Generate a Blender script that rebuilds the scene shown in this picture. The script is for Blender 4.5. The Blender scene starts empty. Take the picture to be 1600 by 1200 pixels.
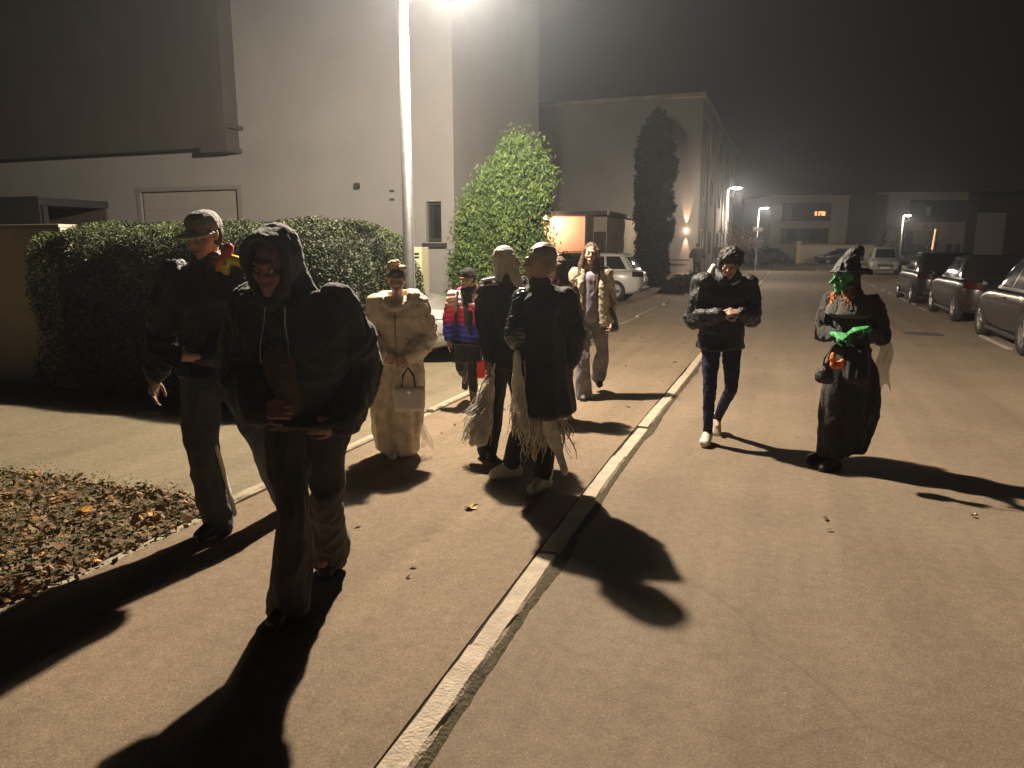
import bpy, bmesh, math, random
import numpy as np
from mathutils import Vector, Matrix, Euler
R = math.radians
rnd = random.Random(7)
nrs = np.random.RandomState(11)
C = bpy.context.scene.collection
SC = bpy.context.scene

# ------------------------------------------------------------------ camera
PITCH = math.atan(215/1160)
cam_d = bpy.data.cameras.new('camera')
cam = bpy.data.objects.new('camera', cam_d); C.objects.link(cam)
cam.location = (0, 0, 1.65); cam.rotation_euler = (R(90)-PITCH, 0, 0)
cam_d.sensor_width = 36; cam_d.lens = 36*1160/1600
cam_d.clip_start = .05; cam_d.clip_end = 1200
SC.camera = cam
SC.render.resolution_x = 1024; SC.render.resolution_y = 768

# ------------------------------------------------------------------ world: dim night sky, no moon
w = bpy.data.worlds.new('World'); SC.world = w; w.use_nodes = True
bg = w.node_tree.nodes['Background']
bg.inputs['Color'].default_value = (1.0, .84, .70, 1)
bg.inputs['Strength'].default_value = .0036
SC.view_settings.view_transform = 'Standard'; SC.view_settings.look = 'None'
SC.view_settings.exposure = 0; SC.view_settings.gamma = 1
try: SC.view_settings.use_curve_mapping = False
except Exception: pass
LAMP_W = 4600
FAR_W = 800
HAZE = .0015

# ------------------------------------------------------------------ frame of the street
YAW = R(20.2); SY, CY = math.sin(YAW), math.cos(YAW)
def W(u, v, z=0.0):            # u along the street, v to the right of it
    return (u*SY+v*CY, u*CY-v*SY, z)
ROT = -YAW

# ------------------------------------------------------------------ materials
MATS = {}
def mat(name, col, rough=.7, spec=.4, metal=0, var=.0, vscale=4, bump=0, bscale=30, col2=None, emit=None, es=0, alpha=1, coat=0, sheen=0, stretch=None, detail=4, trans=0):
    if name in MATS: return MATS[name]
    m = bpy.data.materials.new(name); m.use_nodes = True
    nt = m.node_tree; b = nt.nodes['Principled BSDF']; L = nt.links
    b.inputs['Base Color'].default_value = (*col, 1)
    b.inputs['Roughness'].default_value = rough
    b.inputs['Specular IOR Level'].default_value = spec
    b.inputs['Metallic'].default_value = metal
    b.inputs['Coat Weight'].default_value = coat
    if sheen: b.inputs['Sheen Weight'].default_value = sheen
    if trans: b.inputs['Transmission Weight'].default_value = trans
    if alpha < 1: b.inputs['Alpha'].default_value = alpha
    if emit:
        b.inputs['Emission Color'].default_value = (*emit, 1); b.inputs['Emission Strength'].default_value = es
    tc = nt.nodes.new('ShaderNodeTexCoord'); src = tc.outputs['Object']
    if stretch:
        mp = nt.nodes.new('ShaderNodeMapping'); mp.inputs['Scale'].default_value = stretch
        L.new(src, mp.inputs[0]); src = mp.outputs[0]
    if var or col2:
        n = nt.nodes.new('ShaderNodeTexNoise'); n.inputs['Scale'].default_value = vscale
        n.inputs['Detail'].default_value = detail; n.inputs['Roughness'].default_value = .62
        L.new(src, n.inputs['Vector'])
        cr = nt.nodes.new('ShaderNodeValToRGB')
        c2 = col2 or tuple(c*(1-var) for c in col)
        c1 = col if col2 else tuple(min(1, c*(1+var)) for c in col)
        cr.color_ramp.elements[0].position = .33; cr.color_ramp.elements[1].position = .67
        cr.color_ramp.elements[0].color = (*c2, 1); cr.color_ramp.elements[1].color = (*c1, 1)
        L.new(n.outputs['Fac'], cr.inputs[0]); L.new(cr.outputs[0], b.inputs['Base Color'])
    if bump:
        n2 = nt.nodes.new('ShaderNodeTexNoise'); n2.inputs['Scale'].default_value = bscale
        n2.inputs['Detail'].default_value = 5
        L.new(src, n2.inputs['Vector'])
        bp = nt.nodes.new('ShaderNodeBump'); bp.inputs['Strength'].default_value = bump
        bp.inputs['Distance'].default_value = .02
        L.new(n2.outputs['Fac'], bp.inputs['Height']); L.new(bp.outputs[0], b.inputs['Normal'])
    MATS[name] = m
    return m

def asphalt(name, base, speck, patch):
    m = bpy.data.materials.new(name); m.use_nodes = True; nt = m.node_tree; L = nt.links
    b = nt.nodes['Principled BSDF']; tc = nt.nodes.new('ShaderNodeTexCoord')
    def noise(s, d=5, r=.6):
        n = nt.nodes.new('ShaderNodeTexNoise'); n.inputs['Scale'].default_value = s
        n.inputs['Detail'].default_value = d; n.inputs['Roughness'].default_value = r
        L.new(tc.outputs['Object'], n.inputs['Vector']); return n.outputs['Fac']
    def ramp(f, p0, c0, p1, c1):
        cr = nt.nodes.new('ShaderNodeValToRGB'); e = cr.color_ramp.elements
        e[0].position = p0; e[1].position = p1; e[0].color = (*c0, 1); e[1].color = (*c1, 1)
        L.new(f, cr.inputs[0]); return cr.outputs[0]
    def mix(f, a, c, mode='MIX'):
        mx = nt.nodes.new('ShaderNodeMixRGB'); mx.blend_type = mode
        if isinstance(f, float): mx.inputs[0].default_value = f
        else: L.new(f, mx.inputs[0])
        L.new(a, mx.inputs[1]); L.new(c, mx.inputs[2]); return mx.outputs[0]
    big = ramp(noise(.9, 6, .65), .35, tuple(c*.88 for c in base), .68, tuple(c*1.10 for c in base))
    fine = ramp(noise(95, 3, .8), .36, (.74,)*3, .64, (1.20,)*3)
    mid = ramp(noise(16, 4, .7), .3, (.84,)*3, .7, (1.12,)*3)
    c = mix(1.0, big, fine, 'MULTIPLY'); c = mix(1.0, c, mid, 'MULTIPLY')
    vo = nt.nodes.new('ShaderNodeTexVoronoi'); vo.inputs['Scale'].default_value = 70
    L.new(tc.outputs['Object'], vo.inputs['Vector'])
    sp = ramp(vo.outputs['Distance'], .10, (1,)*3, .22, (0,)*3)
    pick = ramp(noise(40, 1), .56, (0,)*3, .60, (1,)*3)
    k = mix(1.0, sp, pick, 'MULTIPLY')
    sc = nt.nodes.new('ShaderNodeRGB'); sc.outputs[0].default_value = (*speck, 1)
    c = mix(k, c, sc.outputs[0])
    mpg = nt.nodes.new('ShaderNodeMapping'); mpg.inputs['Scale'].default_value = (2.2,.10,1); L.new(tc.outputs['Object'], mpg.inputs[0])
    ns = nt.nodes.new('ShaderNodeTexNoise'); ns.inputs['Scale'].default_value = 1.6; ns.inputs['Detail'].default_value = 4; L.new(mpg.outputs[0], ns.inputs['Vector'])
    c = mix(1.0, c, ramp(ns.outputs['Fac'], .30, (.86,)*3, .70, (1.10,)*3), 'MULTIPLY')
    vc = nt.nodes.new('ShaderNodeTexVoronoi'); vc.feature = 'DISTANCE_TO_EDGE'; vc.inputs['Scale'].default_value = .33; 
    wn_ = nt.nodes.new('ShaderNodeTexNoise'); wn_.inputs['Scale'].default_value = 2.5; wn_.inputs['Detail'].default_value = 6; L.new(tc.outputs['Object'], wn_.inputs['Vector'])
    wm = nt.nodes.new('ShaderNodeMixRGB'); wm.inputs[0].default_value = .18; L.new(tc.outputs['Object'], wm.inputs[1]); L.new(wn_.outputs['Color'], wm.inputs[2]); L.new(wm.outputs[0], vc.inputs['Vector'])
    crk = ramp(vc.outputs['Distance'], .0012, (.84,)*3, .0035, (1,)*3)
    gate = ramp(noise(.55, 2), .50, (0,)*3, .56, (1,)*3)
    c = mix(gate, c, mix(1.0, c, crk, 'MULTIPLY'))
    # blotchy stains with their own shape
    st = ramp(noise(2.3, 6, .7), .60, (1,)*3, .74, patch)
    c = mix(.6, c, mix(1.0, c, st, 'MULTIPLY'))
    L.new(c, b.inputs['Base Color']); b.inputs['Roughness'].default_value = .86
    b.inputs['Specular IOR Level'].default_value = .3
    bp = nt.nodes.new('ShaderNodeBump'); bp.inputs['Strength'].default_value = .55; bp.inputs['Distance'].default_value = .006
    L.new(noise(110, 4, .8), bp.inputs['Height']); L.new(bp.outputs[0], b.inputs['Normal'])
    return m

# ------------------------------------------------------------------ mesh helpers
class MB:
    def __init__(s): s.v = []; s.f = []
    def add(s, vs, fs):
        o = len(s.v); s.v += [tuple(p) for p in vs]; s.f += [tuple(i+o for i in f) for f in fs]; return s
    def box(s, x0, x1, y0, y1, z0, z1):
        return s.add([(x0,y0,z0),(x1,y0,z0),(x1,y1,z0),(x0,y1,z0),(x0,y0,z1),(x1,y0,z1),(x1,y1,z1),(x0,y1,z1)],
              [(0,3,2,1),(4,5,6,7),(0,1,5,4),(1,2,6,5),(2,3,7,6),(3,0,4,7)])
    def tube(s, pts, rads, n=10, cap=True):
        pts = [Vector(p) for p in pts]; vs = []; fs = []
        if not isinstance(rads, (list, tuple)): rads = [rads]*len(pts)
        up = Vector((0,0,1))
        for i, p in enumerate(pts):
            d = (pts[min(i+1, len(pts)-1)]-pts[max(i-1, 0)]).normalized()
            a = d.cross(up) if abs(d.dot(up)) < .95 else d.cross(Vector((1,0,0)))
            a.normalize(); b = d.cross(a).normalized()
            for k in range(n):
                t = 2*math.pi*k/n
                vs.append(p+(a*math.cos(t)+b*math.sin(t))*rads[i])
        for i in range(len(pts)-1):
            for k in range(n):
                k2 = (k+1) % n
                fs.append((i*n+k, i*n+k2, (i+1)*n+k2, (i+1)*n+k))
        if cap:
            fs.append(tuple(range(n))); fs.append(tuple(range((len(pts)-1)*n, len(pts)*n))[::-1])
        return s.add(vs, fs)
    def lathe(s, prof, n=24, axis='z', c=(0,0,0)):
        vs = []; fs = []
        for r, h in prof:
            for k in range(n):
                t = 2*math.pi*k/n; a, b = r*math.cos(t), r*math.sin(t)
                vs.append({'z': (a+c[0], b+c[1], h+c[2]), 'x': (h+c[0], a+c[1], b+c[2])}[axis])
        for i in range(len(prof)-1):
            for k in range(n):
                k2 = (k+1) % n; fs.append((i*n+k, i*n+k2, (i+1)*n+k2, (i+1)*n+k))
        return s.add(vs, fs)
    def grid(s, fn, nu, nv):
        vs = [fn(i/nu, j/nv) for i in range(nu+1) for j in range(nv+1)]; m = nv+1
        return s.add(vs, [(i*m+j, (i+1)*m+j, (i+1)*m+j+1, i*m+j+1) for i in range(nu) for j in range(nv)])
    def mesh(s, name, smooth=False, fix=True):
        me = bpy.data.meshes.new(name); me.from_pydata(s.v, [], s.f); me.update()
        if fix:
            b = bmesh.new(); b.from_mesh(me); bmesh.ops.recalc_face_normals(b, faces=b.faces); b.to_mesh(me); b.free()
        if smooth: me.polygons.foreach_set('use_smooth', [True]*len(me.polygons))
        return me

def link(name, me, m=None, parent=None, loc=(0,0,0), rot=(0,0,0), label=None, cat=None, group=None, kind=None, bevel=0, sub=0):
    o = bpy.data.objects.new(name, me); C.objects.link(o)
    if m is not None and me is not None and not me.materials: me.materials.append(m)
    o.location = loc; o.rotation_euler = rot
    if parent: o.parent = parent
    for k, v in (('label', label), ('category', cat), ('group', group), ('kind', kind)):
        if v: o[k] = v
    if bevel:
        b = o.modifiers.new('bevel', 'BEVEL'); b.width = bevel; b.segments = 2; b.limit_method = 'ANGLE'
    if sub:
        b = o.modifiers.new('sub', 'SUBSURF'); b.levels = sub; b.render_levels = sub
    return o
def thing(name, label, cat, loc=(0,0,0), rz=0, group=None, kind=None):
    o = bpy.data.objects.new(name, None); C.objects.link(o); o.empty_display_size = .1
    o.location = loc; o.rotation_euler = (0,0,rz); o['label'] = label; o['category'] = cat
    if group: o['group'] = group
    if kind: o['kind'] = kind
    return o
def part(name, mb, m, parent, smooth=False, **k):
    me = mb.mesh(name, smooth) if isinstance(mb, MB) else mb
    return link(name, me, m, parent, **k)
def box(name, m, parent, x0, x1, y0, y1, z0, z1, **k):
    return part(name, MB().box(x0, x1, y0, y1, z0, z1), m, parent, **k)
def copy_tree(o, parent=None):
    c = o.copy(); C.objects.link(c)
    if parent: c.parent = parent
    for ch in [q for q in list(o.children)]: copy_tree(ch, c)
    return c

def leaves(pts, size, flat=0, aspect=1.7, seed=0, up=None):
    """one rhombus leaf per point, numpy-fast"""
    rs = np.random.RandomState(seed); P = np.asarray(pts, dtype=float); n = len(P)
    a = rs.normal(size=(n,3)); b = rs.normal(size=(n,3))
    if flat: a[:,2] *= (1-flat); b[:,2] *= (1-flat)
    if up is not None: a[:,2] += up
    a /= np.linalg.norm(a, axis=1)[:,None]; b -= a*(a*b).sum(1)[:,None]; b /= np.linalg.norm(b, axis=1)[:,None]
    s = (size*rs.uniform(.6, 1.4, n))[:,None]
    V = np.stack([P-a*s*aspect, P+b*s*.6-a*s*.1, P+a*s*aspect, P-b*s*.6-a*s*.1], 1).reshape(-1,3)
    me = bpy.data.meshes.new('leaves'); me.vertices.add(4*n); me.vertices.foreach_set('co', V.ravel())
    me.loops.add(4*n); me.loops.foreach_set('vertex_index', np.arange(4*n))
    me.polygons.add(n); me.polygons.foreach_set('loop_start', np.arange(n)*4)
    try: me.polygons.foreach_set('loop_total', np.full(n, 4))
    except Exception: pass
    me.update(); me.validate()
    return me

# ------------------------------------------------------------------ blob modelling (smooth, continuous figures and garments)
def E3(c, r): return (Vector(c), (r,)*3 if not hasattr(r, '__len__') else tuple(r))
_dirs = []
for i in range(1, 6):
    th = math.pi*i/6
    for k in range(10): _dirs.append((math.sin(th)*math.cos(2*math.pi*k/10), math.sin(th)*math.sin(2*math.pi*k/10), math.cos(th)))
_dirs += [(0,0,1),(0,0,-1)]
_dirs = np.array(_dirs)
def ndisp(P, f, seed, sz=1.0):
    rs = np.random.RandomState(seed); out = np.zeros(len(P)); Q = P*np.array([1,1,sz])
    wp = np.sin(Q@rs.normal(size=(3,3))*f*.6+rs.uniform(0,6,3))*.35/f*3
    Q = Q+wp
    for k in range(7):
        d = rs.normal(size=3)*f*rs.uniform(.6, 1.6); out += np.sin(Q@d+rs.uniform(0,6.28))
    return out/7*1.6
def blob(name, hulls, voxel, m, parent, smooth=3, disp=None, label=None, kind=None):
    bm = bmesh.new()
    for h in hulls:
        vs = []
        for e in h:
            c, r = e[0], e[1]
            D = _dirs*np.array(r)
            if len(e) > 2 and e[2] is not None: D = D@np.array(e[2]).T
            vs += [bm.verts.new((c[0]+d[0], c[1]+d[1], c[2]+d[2])) for d in D]
        r_ = bmesh.ops.convex_hull(bm, input=vs)
        dl = list({v for v in r_['geom_interior']+r_['geom_unused'] if isinstance(v, bmesh.types.BMVert)})
        if dl: bmesh.ops.delete(bm, geom=dl, context='VERTS')
    me = bpy.data.meshes.new(name); bm.to_mesh(me); bm.free()
    t = bpy.data.objects.new('tmp', me); C.objects.link(t)
    q = t.modifiers.new('r', 'REMESH'); q.mode = 'VOXEL'; q.voxel_size = voxel; q.use_smooth_shade = True
    q = t.modifiers.new('s', 'SMOOTH'); q.iterations = smooth; q.factor = .5
    bpy.context.view_layer.update()
    dg = bpy.context.evaluated_depsgraph_get()
    out = bpy.data.meshes.new_from_object(t.evaluated_get(dg))
    bpy.data.objects.remove(t); bpy.data.meshes.remove(me)
    n = len(out.vertices)
    if disp and n:
        P = np.empty(n*3); N = np.empty(n*3)
        out.vertices.foreach_get('co', P); out.vertices.foreach_get('normal', N)
        P = P.reshape(-1,3); N = N.reshape(-1,3)
        P = P + N*disp(P)[:,None]
        out.vertices.foreach_set('co', P.ravel()); out.update()
    out.name = name; out.materials.clear()
    return link(name, out, m, parent, label=label, kind=kind)
def folds(seed, a=.010, f=9, sz=.6, a2=.004):
    return lambda P: ndisp(P, f, seed, sz)*a*.8 + ndisp(P, f*3, seed+5, sz)*a2*.7 + np.clip(1-2.2*np.abs(ndisp(P, f*1.7, seed+11, sz*.8)), 0, 1)**1.5*a*1.05 - a*.3
def puff(seed, step=.07, a=.016, z0=0):
    return lambda P: a*(np.abs(np.sin((P[:,2]+.012*np.sin(P[:,0]*14)+z0)*math.pi/step))**.6)-a*.6 + ndisp(P, 14, seed, 1)*.005
def rough(seed, a=.008, f=45):
    return lambda P: ndisp(P, f, seed, .5)*a + ndisp(P, f*.4, seed+3)*a

# ------------------------------------------------------------------ basic materials
M_road = asphalt('road_asphalt', (.250,.194,.136), (.44,.37,.28), (.62,.60,.58))
M_walk = asphalt('sidewalk_asphalt', (.250,.188,.125), (.46,.38,.27), (.66,.62,.55))
M_drive = asphalt('driveway_paving', (.225,.190,.125), (.30,.27,.2), (.45,.45,.38))
M_soil = mat('soil', (.10,.080,.045), .95, var=.5, vscale=20, bump=.8, bscale=40)
M_kerb = mat('kerb_concrete', (.50,.42,.32), .85, var=.16, vscale=9, bump=.5, bscale=70, detail=8)
M_edge = mat('edging_concrete', (.40,.35,.25), .85, var=.2, vscale=7, bump=.5, bscale=60)
M_moss = mat('moss', (.105,.085,.045), .95, col2=(.045,.038,.020), vscale=18, bump=.8, bscale=60)
M_plaster = mat('plaster', (.185,.18,.172), .9, var=.09, vscale=.45, detail=9, bump=.25, bscale=120)
M_plaster2 = mat('plaster_grey', (.21,.20,.185), .9, var=.07, vscale=.6, bump=.2, bscale=80)
M_wallgrey = mat('garden_wall_render', (.30,.26,.20), .9, var=.12, vscale=1.5, bump=.3, bscale=80)
M_cladding = mat('dark_cladding', (.045,.038,.032), .8, var=.15, vscale=2, stretch=(1,1,.3))
M_dark = mat('dark_paint', (.02,.019,.018), .6)
M_darkglass = mat('dark_glass', (.012,.013,.014), .06, spec=.6)
M_metal = mat('galvanised_steel', (.30,.31,.31), .42, metal=.8, var=.12, vscale=12, bump=.08, bscale=50)
M_white = mat('white_paint', (.75,.74,.70), .5)
M_leafgreen = mat('thuja_leaf', (.085,.130,.026), .6, col2=(.022,.048,.010), vscale=3.2, detail=8, spec=.3)
M_hedge = mat('hedge_leaf', (.060,.075,.026), .6, col2=(.022,.032,.012), vscale=6, spec=.3)
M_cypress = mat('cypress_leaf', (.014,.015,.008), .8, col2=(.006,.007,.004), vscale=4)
M_bark = mat('bark', (.06,.045,.03), .9, bump=.6, bscale=40)
M_warmwall = mat('apricot_plaster', (.66,.40,.26), .9, var=.05, vscale=2)

# ------------------------------------------------------------------ ground
g = MB().box(-250, 350, -60, 600, -.30, -.055)
part('ground', g, mat('ground_soil', (.05,.042,.03), .95, var=.4, vscale=3), None, kind='structure')
def sheet(name, v0, v1, u0, u1, z, m, nu=1, thick=.04):
    return link(name, MB().box(v0, v1, u0, u1, z-thick, z).mesh(name), m, rot=(0,0,ROT), kind='structure')
KV0, KV1 = -1.215, -1.105
def kv(u): return 0 if u > 5.6 else min(.30, .080*((5.6-u)/3.6)**1.2)
sheet('road', -1.20, 5.9, -12, 92, 0, M_road)
us = [-3+.5*i for i in range(87)]; sv = []
for u in us:
    xr = -1.232+kv(u); sv += [(-3.26,u,.008),(xr,u,.008),(xr,u,-.05),(-3.26,u,-.05)]
link('sidewalk', MB().add(sv, [(4*i+j, 4*i+4+j, 4*i+4+(j+1)%4, 4*i+(j+1)%4) for i in range(86) for j in range(4)]).mesh('sidewalk'), M_walk, rot=(0,0,ROT), kind='structure')
MB_dirt = MB(); sv = []
for u in us: sv += [(-1.236+kv(u),u,.0015),(-1.205+kv(u),u,.0015)]
link('gutter_joint', MB_dirt.add(sv, [(2*i,2*i+1,2*i+3,2*i+2) for i in range(86)]).mesh('gutter_joint'), mat('joint_dirt', (.02,.017,.012), .95), rot=(0,0,ROT), kind='structure')
sheet('driveway', -14, -3.35, 3.70, 14.44, .004, M_drive)
sheet('forecourt', -22, -1.262, 40.1, 92, .004, M_walk)
sheet('parking_court', -22, -3.35, 14.6, 40, .004, M_road)
sheet('yard', -22, -14.01, -6, 14.44, -.01, M_drive)
sheet('far_square', -60, 60, 92.1, 150, -.004, M_road)
sheet('parking_lane', 5.905, 9.5, -12, 92, .006, M_drive)
# kerb: single stones
def stones(name, stone_name, v0, v1, u0, u1, step, z1, m, lab, seed, chip=.004, bend=None):
    k = bpy.data.objects.new(name, None); C.objects.link(k); k['kind'] = 'structure'; k['label'] = lab
    k.rotation_euler = (0,0,ROT)
    rs = random.Random(seed); meshes = []
    for q in range(6):
        b = bmesh.new(); n = 8; prof = [(v0,-.12),(v0,z1-.012),(v0+.010,z1),(v1-.014,z1),(v1,z1-.016),(v1,-.12)]
        rows = []
        for i in range(n+1):
            y = -step/2+.006+(step-.012)*i/n
            e = .004 if i in (0,n) else 0
            rows.append([b.verts.new((x+(rs.uniform(-chip,chip) if 0 < j < 5 else 0), y, z-(e if 0 < j < 5 else 0)+(rs.uniform(-.0025,.0015) if 1 < j < 4 else 0))) for j,(x,z) in enumerate(prof)])
        for i in range(n):
            for j in range(5): b.faces.new((rows[i][j], rows[i+1][j], rows[i+1][j+1], rows[i][j+1]))
        b.faces.new(rows[0]); b.faces.new(rows[-1][::-1])
        bmesh.ops.recalc_face_normals(b, faces=b.faces)
        me = bpy.data.meshes.new(stone_name); b.to_mesh(me); b.free(); me.materials.append(m); meshes.append(me)
    y = u0; i = 0
    while y < u1:
        yc = y+step/2; dv = bend(yc) if bend else 0; sl = (bend(yc+.4)-bend(yc-.4))/.8 if bend else 0
        o = link(stone_name, meshes[i % 6], None, k, loc=(rs.uniform(-.004,.004)+dv, yc, rs.uniform(-.003,.003)), rot=(rs.uniform(-.004,.004), rs.uniform(-.009,.009), rs.uniform(-.006,.006)-sl))
        y += step; i += 1
    return k
stones('kerb', 'kerb_stone', KV0, KV1, -1.35, 78, 1.0, .018, M_kerb, 'row of pale concrete kerb stones between sidewalk and road', 3, bend=kv)
stones('path_edging', 'edging_stone', -3.345, -3.262, -1.4, 36, 1.0, .026, M_edge, 'narrow pale edging stones along the house side of the sidewalk', 5)
stones('bay_edging', 'edging_stone', 3.42, 3.50, 5.0, 50, 1.0, .012, mat('bay_line', (.27,.25,.21), .9, var=.2), 'flat stone line along the parking bays on the right', 6, .002)
# moss strip beside the kerb
mv = MB(); n = 700; vs = []; 
for i in range(n+1):
    u = 0+i*.05
    wd = .022+.030*max(0, math.sin(u*2.1)+.5*math.sin(u*5.7+1)+.3*math.sin(u*9))*.6+rnd.uniform(0,.008)
    q_ = kv(u); vs += [(-1.108+q_, u, .006+rnd.uniform(0,.003)), (-1.095+q_+wd*.5, u, .003+rnd.uniform(.0,.004)), (-1.095+q_+wd, u, .0008)]
mv.add(vs, [f for i in range(n) for f in ((3*i,3*i+3,3*i+4,3*i+1),(3*i+1,3*i+4,3*i+5,3*i+2))])
link('moss_strip', mv.mesh('moss_strip'), M_moss, rot=(0,0,ROT), kind='stuff', label='dark moss and dirt along the road side of the kerb', cat='moss')
# manhole
mh = thing('manhole_cover', 'round cast iron manhole cover in the road near the parked cars', 'manhole cover', W(16.0, 2.5, .002), ROT)
part('frame', MB().lathe([(.30,0),(.30,.006),(.345,.006),(.345,0)], 32), mat('cast_iron', (.10,.09,.08), .7, bump=.3), mh)
part('lid', MB().lathe([(.001,.005),(.29,.005),(.29,0)], 32), MATS['cast_iron'], mh)

# ------------------------------------------------------------------ leaf bed
NB = 9000
P = np.stack([nrs.uniform(-7.5, -3.36, NB), 3.62-np.abs(nrs.normal(0, 1.7, NB)), nrs.uniform(.0, .05, NB)], 1)
P = P[P[:,1] > -1]
link('bed_soil', MB().box(-9.1,-3.35,-3,3.66,-.05,.004).mesh('bed_soil'), M_soil, rot=(0,0,ROT), kind='structure')
def sub_leaves(nm, k, size, m, lab, seed, zup=0, flat=.5, up=None, asp=1.3):
    Q = np.stack([np.minimum(nrs.uniform(-9.0, -3.24, k), -3.30+nrs.normal(0,.05,k)), np.minimum(nrs.uniform(-1.0, 3.72, k), 3.70+nrs.normal(0,.05,k)), nrs.uniform(.008, .05+zup, k)], 1)
    link(nm, leaves(Q, size, flat, asp, seed, up), m, rot=(0,0,ROT), kind='stuff', label=lab, cat=nm.split('_')[-1])
sub_leaves('brown_leaves', 20000, .021, mat('brown_leaf', (.26,.155,.075), .7, col2=(.11,.075,.045), vscale=8), 'brown fallen leaves covering the corner bed', 2)
sub_leaves('amber_leaves', 2400, .020, mat('amber_leaf', (.62,.34,.10), .7, col2=(.34,.14,.06), vscale=8), 'amber and russet fallen leaves scattered over the corner bed', 3)
sub_leaves('grass', 60000, .0085, mat('grass_blade', (.24,.27,.075), .7, col2=(.11,.12,.04), vscale=3), 'short dull green grass growing through the leaf bed', 4, .06, 0, 4.0, .5)
def fallen(loc, s, rz, m, lab):
    b = MB(); pts = []
    for i in range(14):
        t = 2*math.pi*i/14; r = s*(1 if i % 2 == 0 else .66)*(1.15 if i in (0,) else 1)
        pts.append((r*math.cos(t), r*.75*math.sin(t), .012+.010*math.sin(2*t)+.4*s*abs(math.cos(t))**2*.5))
    n = len(pts); vs = pts+[(0,0,.008)]+[(x,y,z-.0015) for x,y,z in pts]+[(0,0,.0065)]
    b.add(vs, [(i,(i+1)%n,n) for i in range(n)]+[(n+1+(i+1)%n,n+1+i,2*n+1) for i in range(n)])
    o = part('fallen_leaf', b, m, None, label=lab, cat='leaf'); o.location = loc; o.rotation_euler = (0,0,rz); return o
M_yl = mat('yellow_leaf', (.55,.38,.12), .6, var=.2, vscale=20); M_ol = mat('orange_leaf', (.62,.30,.04), .6, var=.2, vscale=20)
fallen((-.26,4.50,.008), .050, .4, M_yl, 'crumpled pale yellow leaf lying alone on the sidewalk')
fallen((-2.61,4.30,.06), .055, .9, M_ol, 'bright orange leaf on top of the leaf bed')
fallen((2.86,4.37,.002), .022, 0, mat('pale_leaf', (.6,.55,.42), .6), 'tiny pale leaf on the open road at the right')
deb = [(1.9,8.9),(2.35,10.5),(3.35,9.6),(3.0,12.5),(4.4,13.8),(2.05,8.4),(3.6,11.0),(5.6,12),(3.1,15),(1.6,10.2),(1.2,11.3),(4.9,9.4),(2.4,13.4),(.5,6.2),(-.6,6.6),(-1.0,4.2),(-.5,3.5),(1.9,4.2),(2.6,3.4),(1.2,7.6),(6.3,14.5),(5.2,16.5)]
Q = [(x+rnd.gauss(0,.04), y+rnd.gauss(0,.1), .014) for x, y in deb for _ in range(2)]
link('leaf_litter', leaves(Q, .020, .85, 1.4, 61), mat('dry_leaf', (.12,.075,.04), .8, col2=(.05,.03,.02), vscale=6), kind='stuff', label='small dry leaves scattered on road and sidewalk', cat='leaves')

# ------------------------------------------------------------------ lamps
M_lampglow = mat('lamp_diffuser', (.9,.9,.9), .5, emit=(1.0,.88,.74), es=110)
def optic(ld):
    """the luminaire optic: wide to the sides, little straight down and little above the horizon"""
    ld.use_nodes = True; nt = ld.node_tree; em = nt.nodes['Emission']
    tc = nt.nodes.new('ShaderNodeTexCoord'); sp = nt.nodes.new('ShaderNodeSeparateXYZ'); mr = nt.nodes.new('ShaderNodeMapRange'); cr = nt.nodes.new('ShaderNodeValToRGB')
    mr.inputs[1].default_value = -1; mr.inputs[2].default_value = 1
    nt.links.new(tc.outputs['Normal'], sp.inputs[0]); nt.links.new(sp.outputs['Z'], mr.inputs[0]); nt.links.new(mr.outputs[0], cr.inputs[0])
    e = cr.color_ramp.elements; e[0].position = 0; e[0].color = (.26,)*3+(1,); e[1].position = 1; e[1].color = (.0,)*3+(1,)
    for p_, v_ in ((.12,.34),(.25,.62),(.33,.86),(.40,1.0),(.50,.90),(.62,.42),(.75,.06),(.85,0)):
        q = e.new(p_); q.color = (v_,)*3+(1,)
    m = nt.nodes.new('ShaderNodeMath'); m.operation = 'MULTIPLY'; m.inputs[1].default_value = 1.7
    nt.links.new(cr.outputs[0], m.inputs[0]); nt.links.new(m.outputs[0], em.inputs['Strength'])
def street_lamp(loc, rz, label, watts, h=4.1, ax=.35, group='street lamps along the street', near=False):
    t = thing('street_lamp', label, 'street lamp', loc, rz, group)
    part('pole', MB().tube([(0,0,0),(0,0,1.0),(0,0,1.02),(0,0,h-.02)], [.065,.062,.048,.040] if not near else [.066,.066,.060,.052], 20), M_metal, t, smooth=True)
    part('base_collar', MB().lathe([(.10,0),(.10,.03),(.066,.06)], 20), M_metal, t)
    part('door', MB().box(-.03,.03,-.068,-.058,.55,.85), M_metal, t)
    # flat round head carried on the pole, offset towards the street
    part('arm', MB().tube([(0,0,h-.04),(.10,0,h+.03),(ax-.05,0,h+.05)], .025, 10), M_metal, t, smooth=True)
    part('head', MB().lathe([(.001,.10),(.20,.085),(.30,.03),(.30,.0),(.26,.0),(.26,.02),(.001,.03)], 32, c=(ax,0,h+.02)), M_metal, t, smooth=True)
    part('diffuser', MB().lathe([(.255,.012),(.20,-.03),(.10,-.05),(.001,-.055)], 28, c=(ax,0,h+.02)), M_lampglow, t, smooth=True)
    ld = bpy.data.lights.new('lamp_light', 'POINT'); ld.energy = watts; ld.color = (1.0,.83,.64); ld.shadow_soft_size = .06; optic(ld)
    lo = bpy.data.objects.new('lamp_light', ld); C.objects.link(lo); lo.parent = t; lo.location = (ax,0,h-.14)
    return t
street_lamp(W(7.15,-3.80), ROT, 'nearest street lamp, tall grey steel pole behind the person in beige', LAMP_W, near=True, h=4.42, ax=.58)
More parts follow.
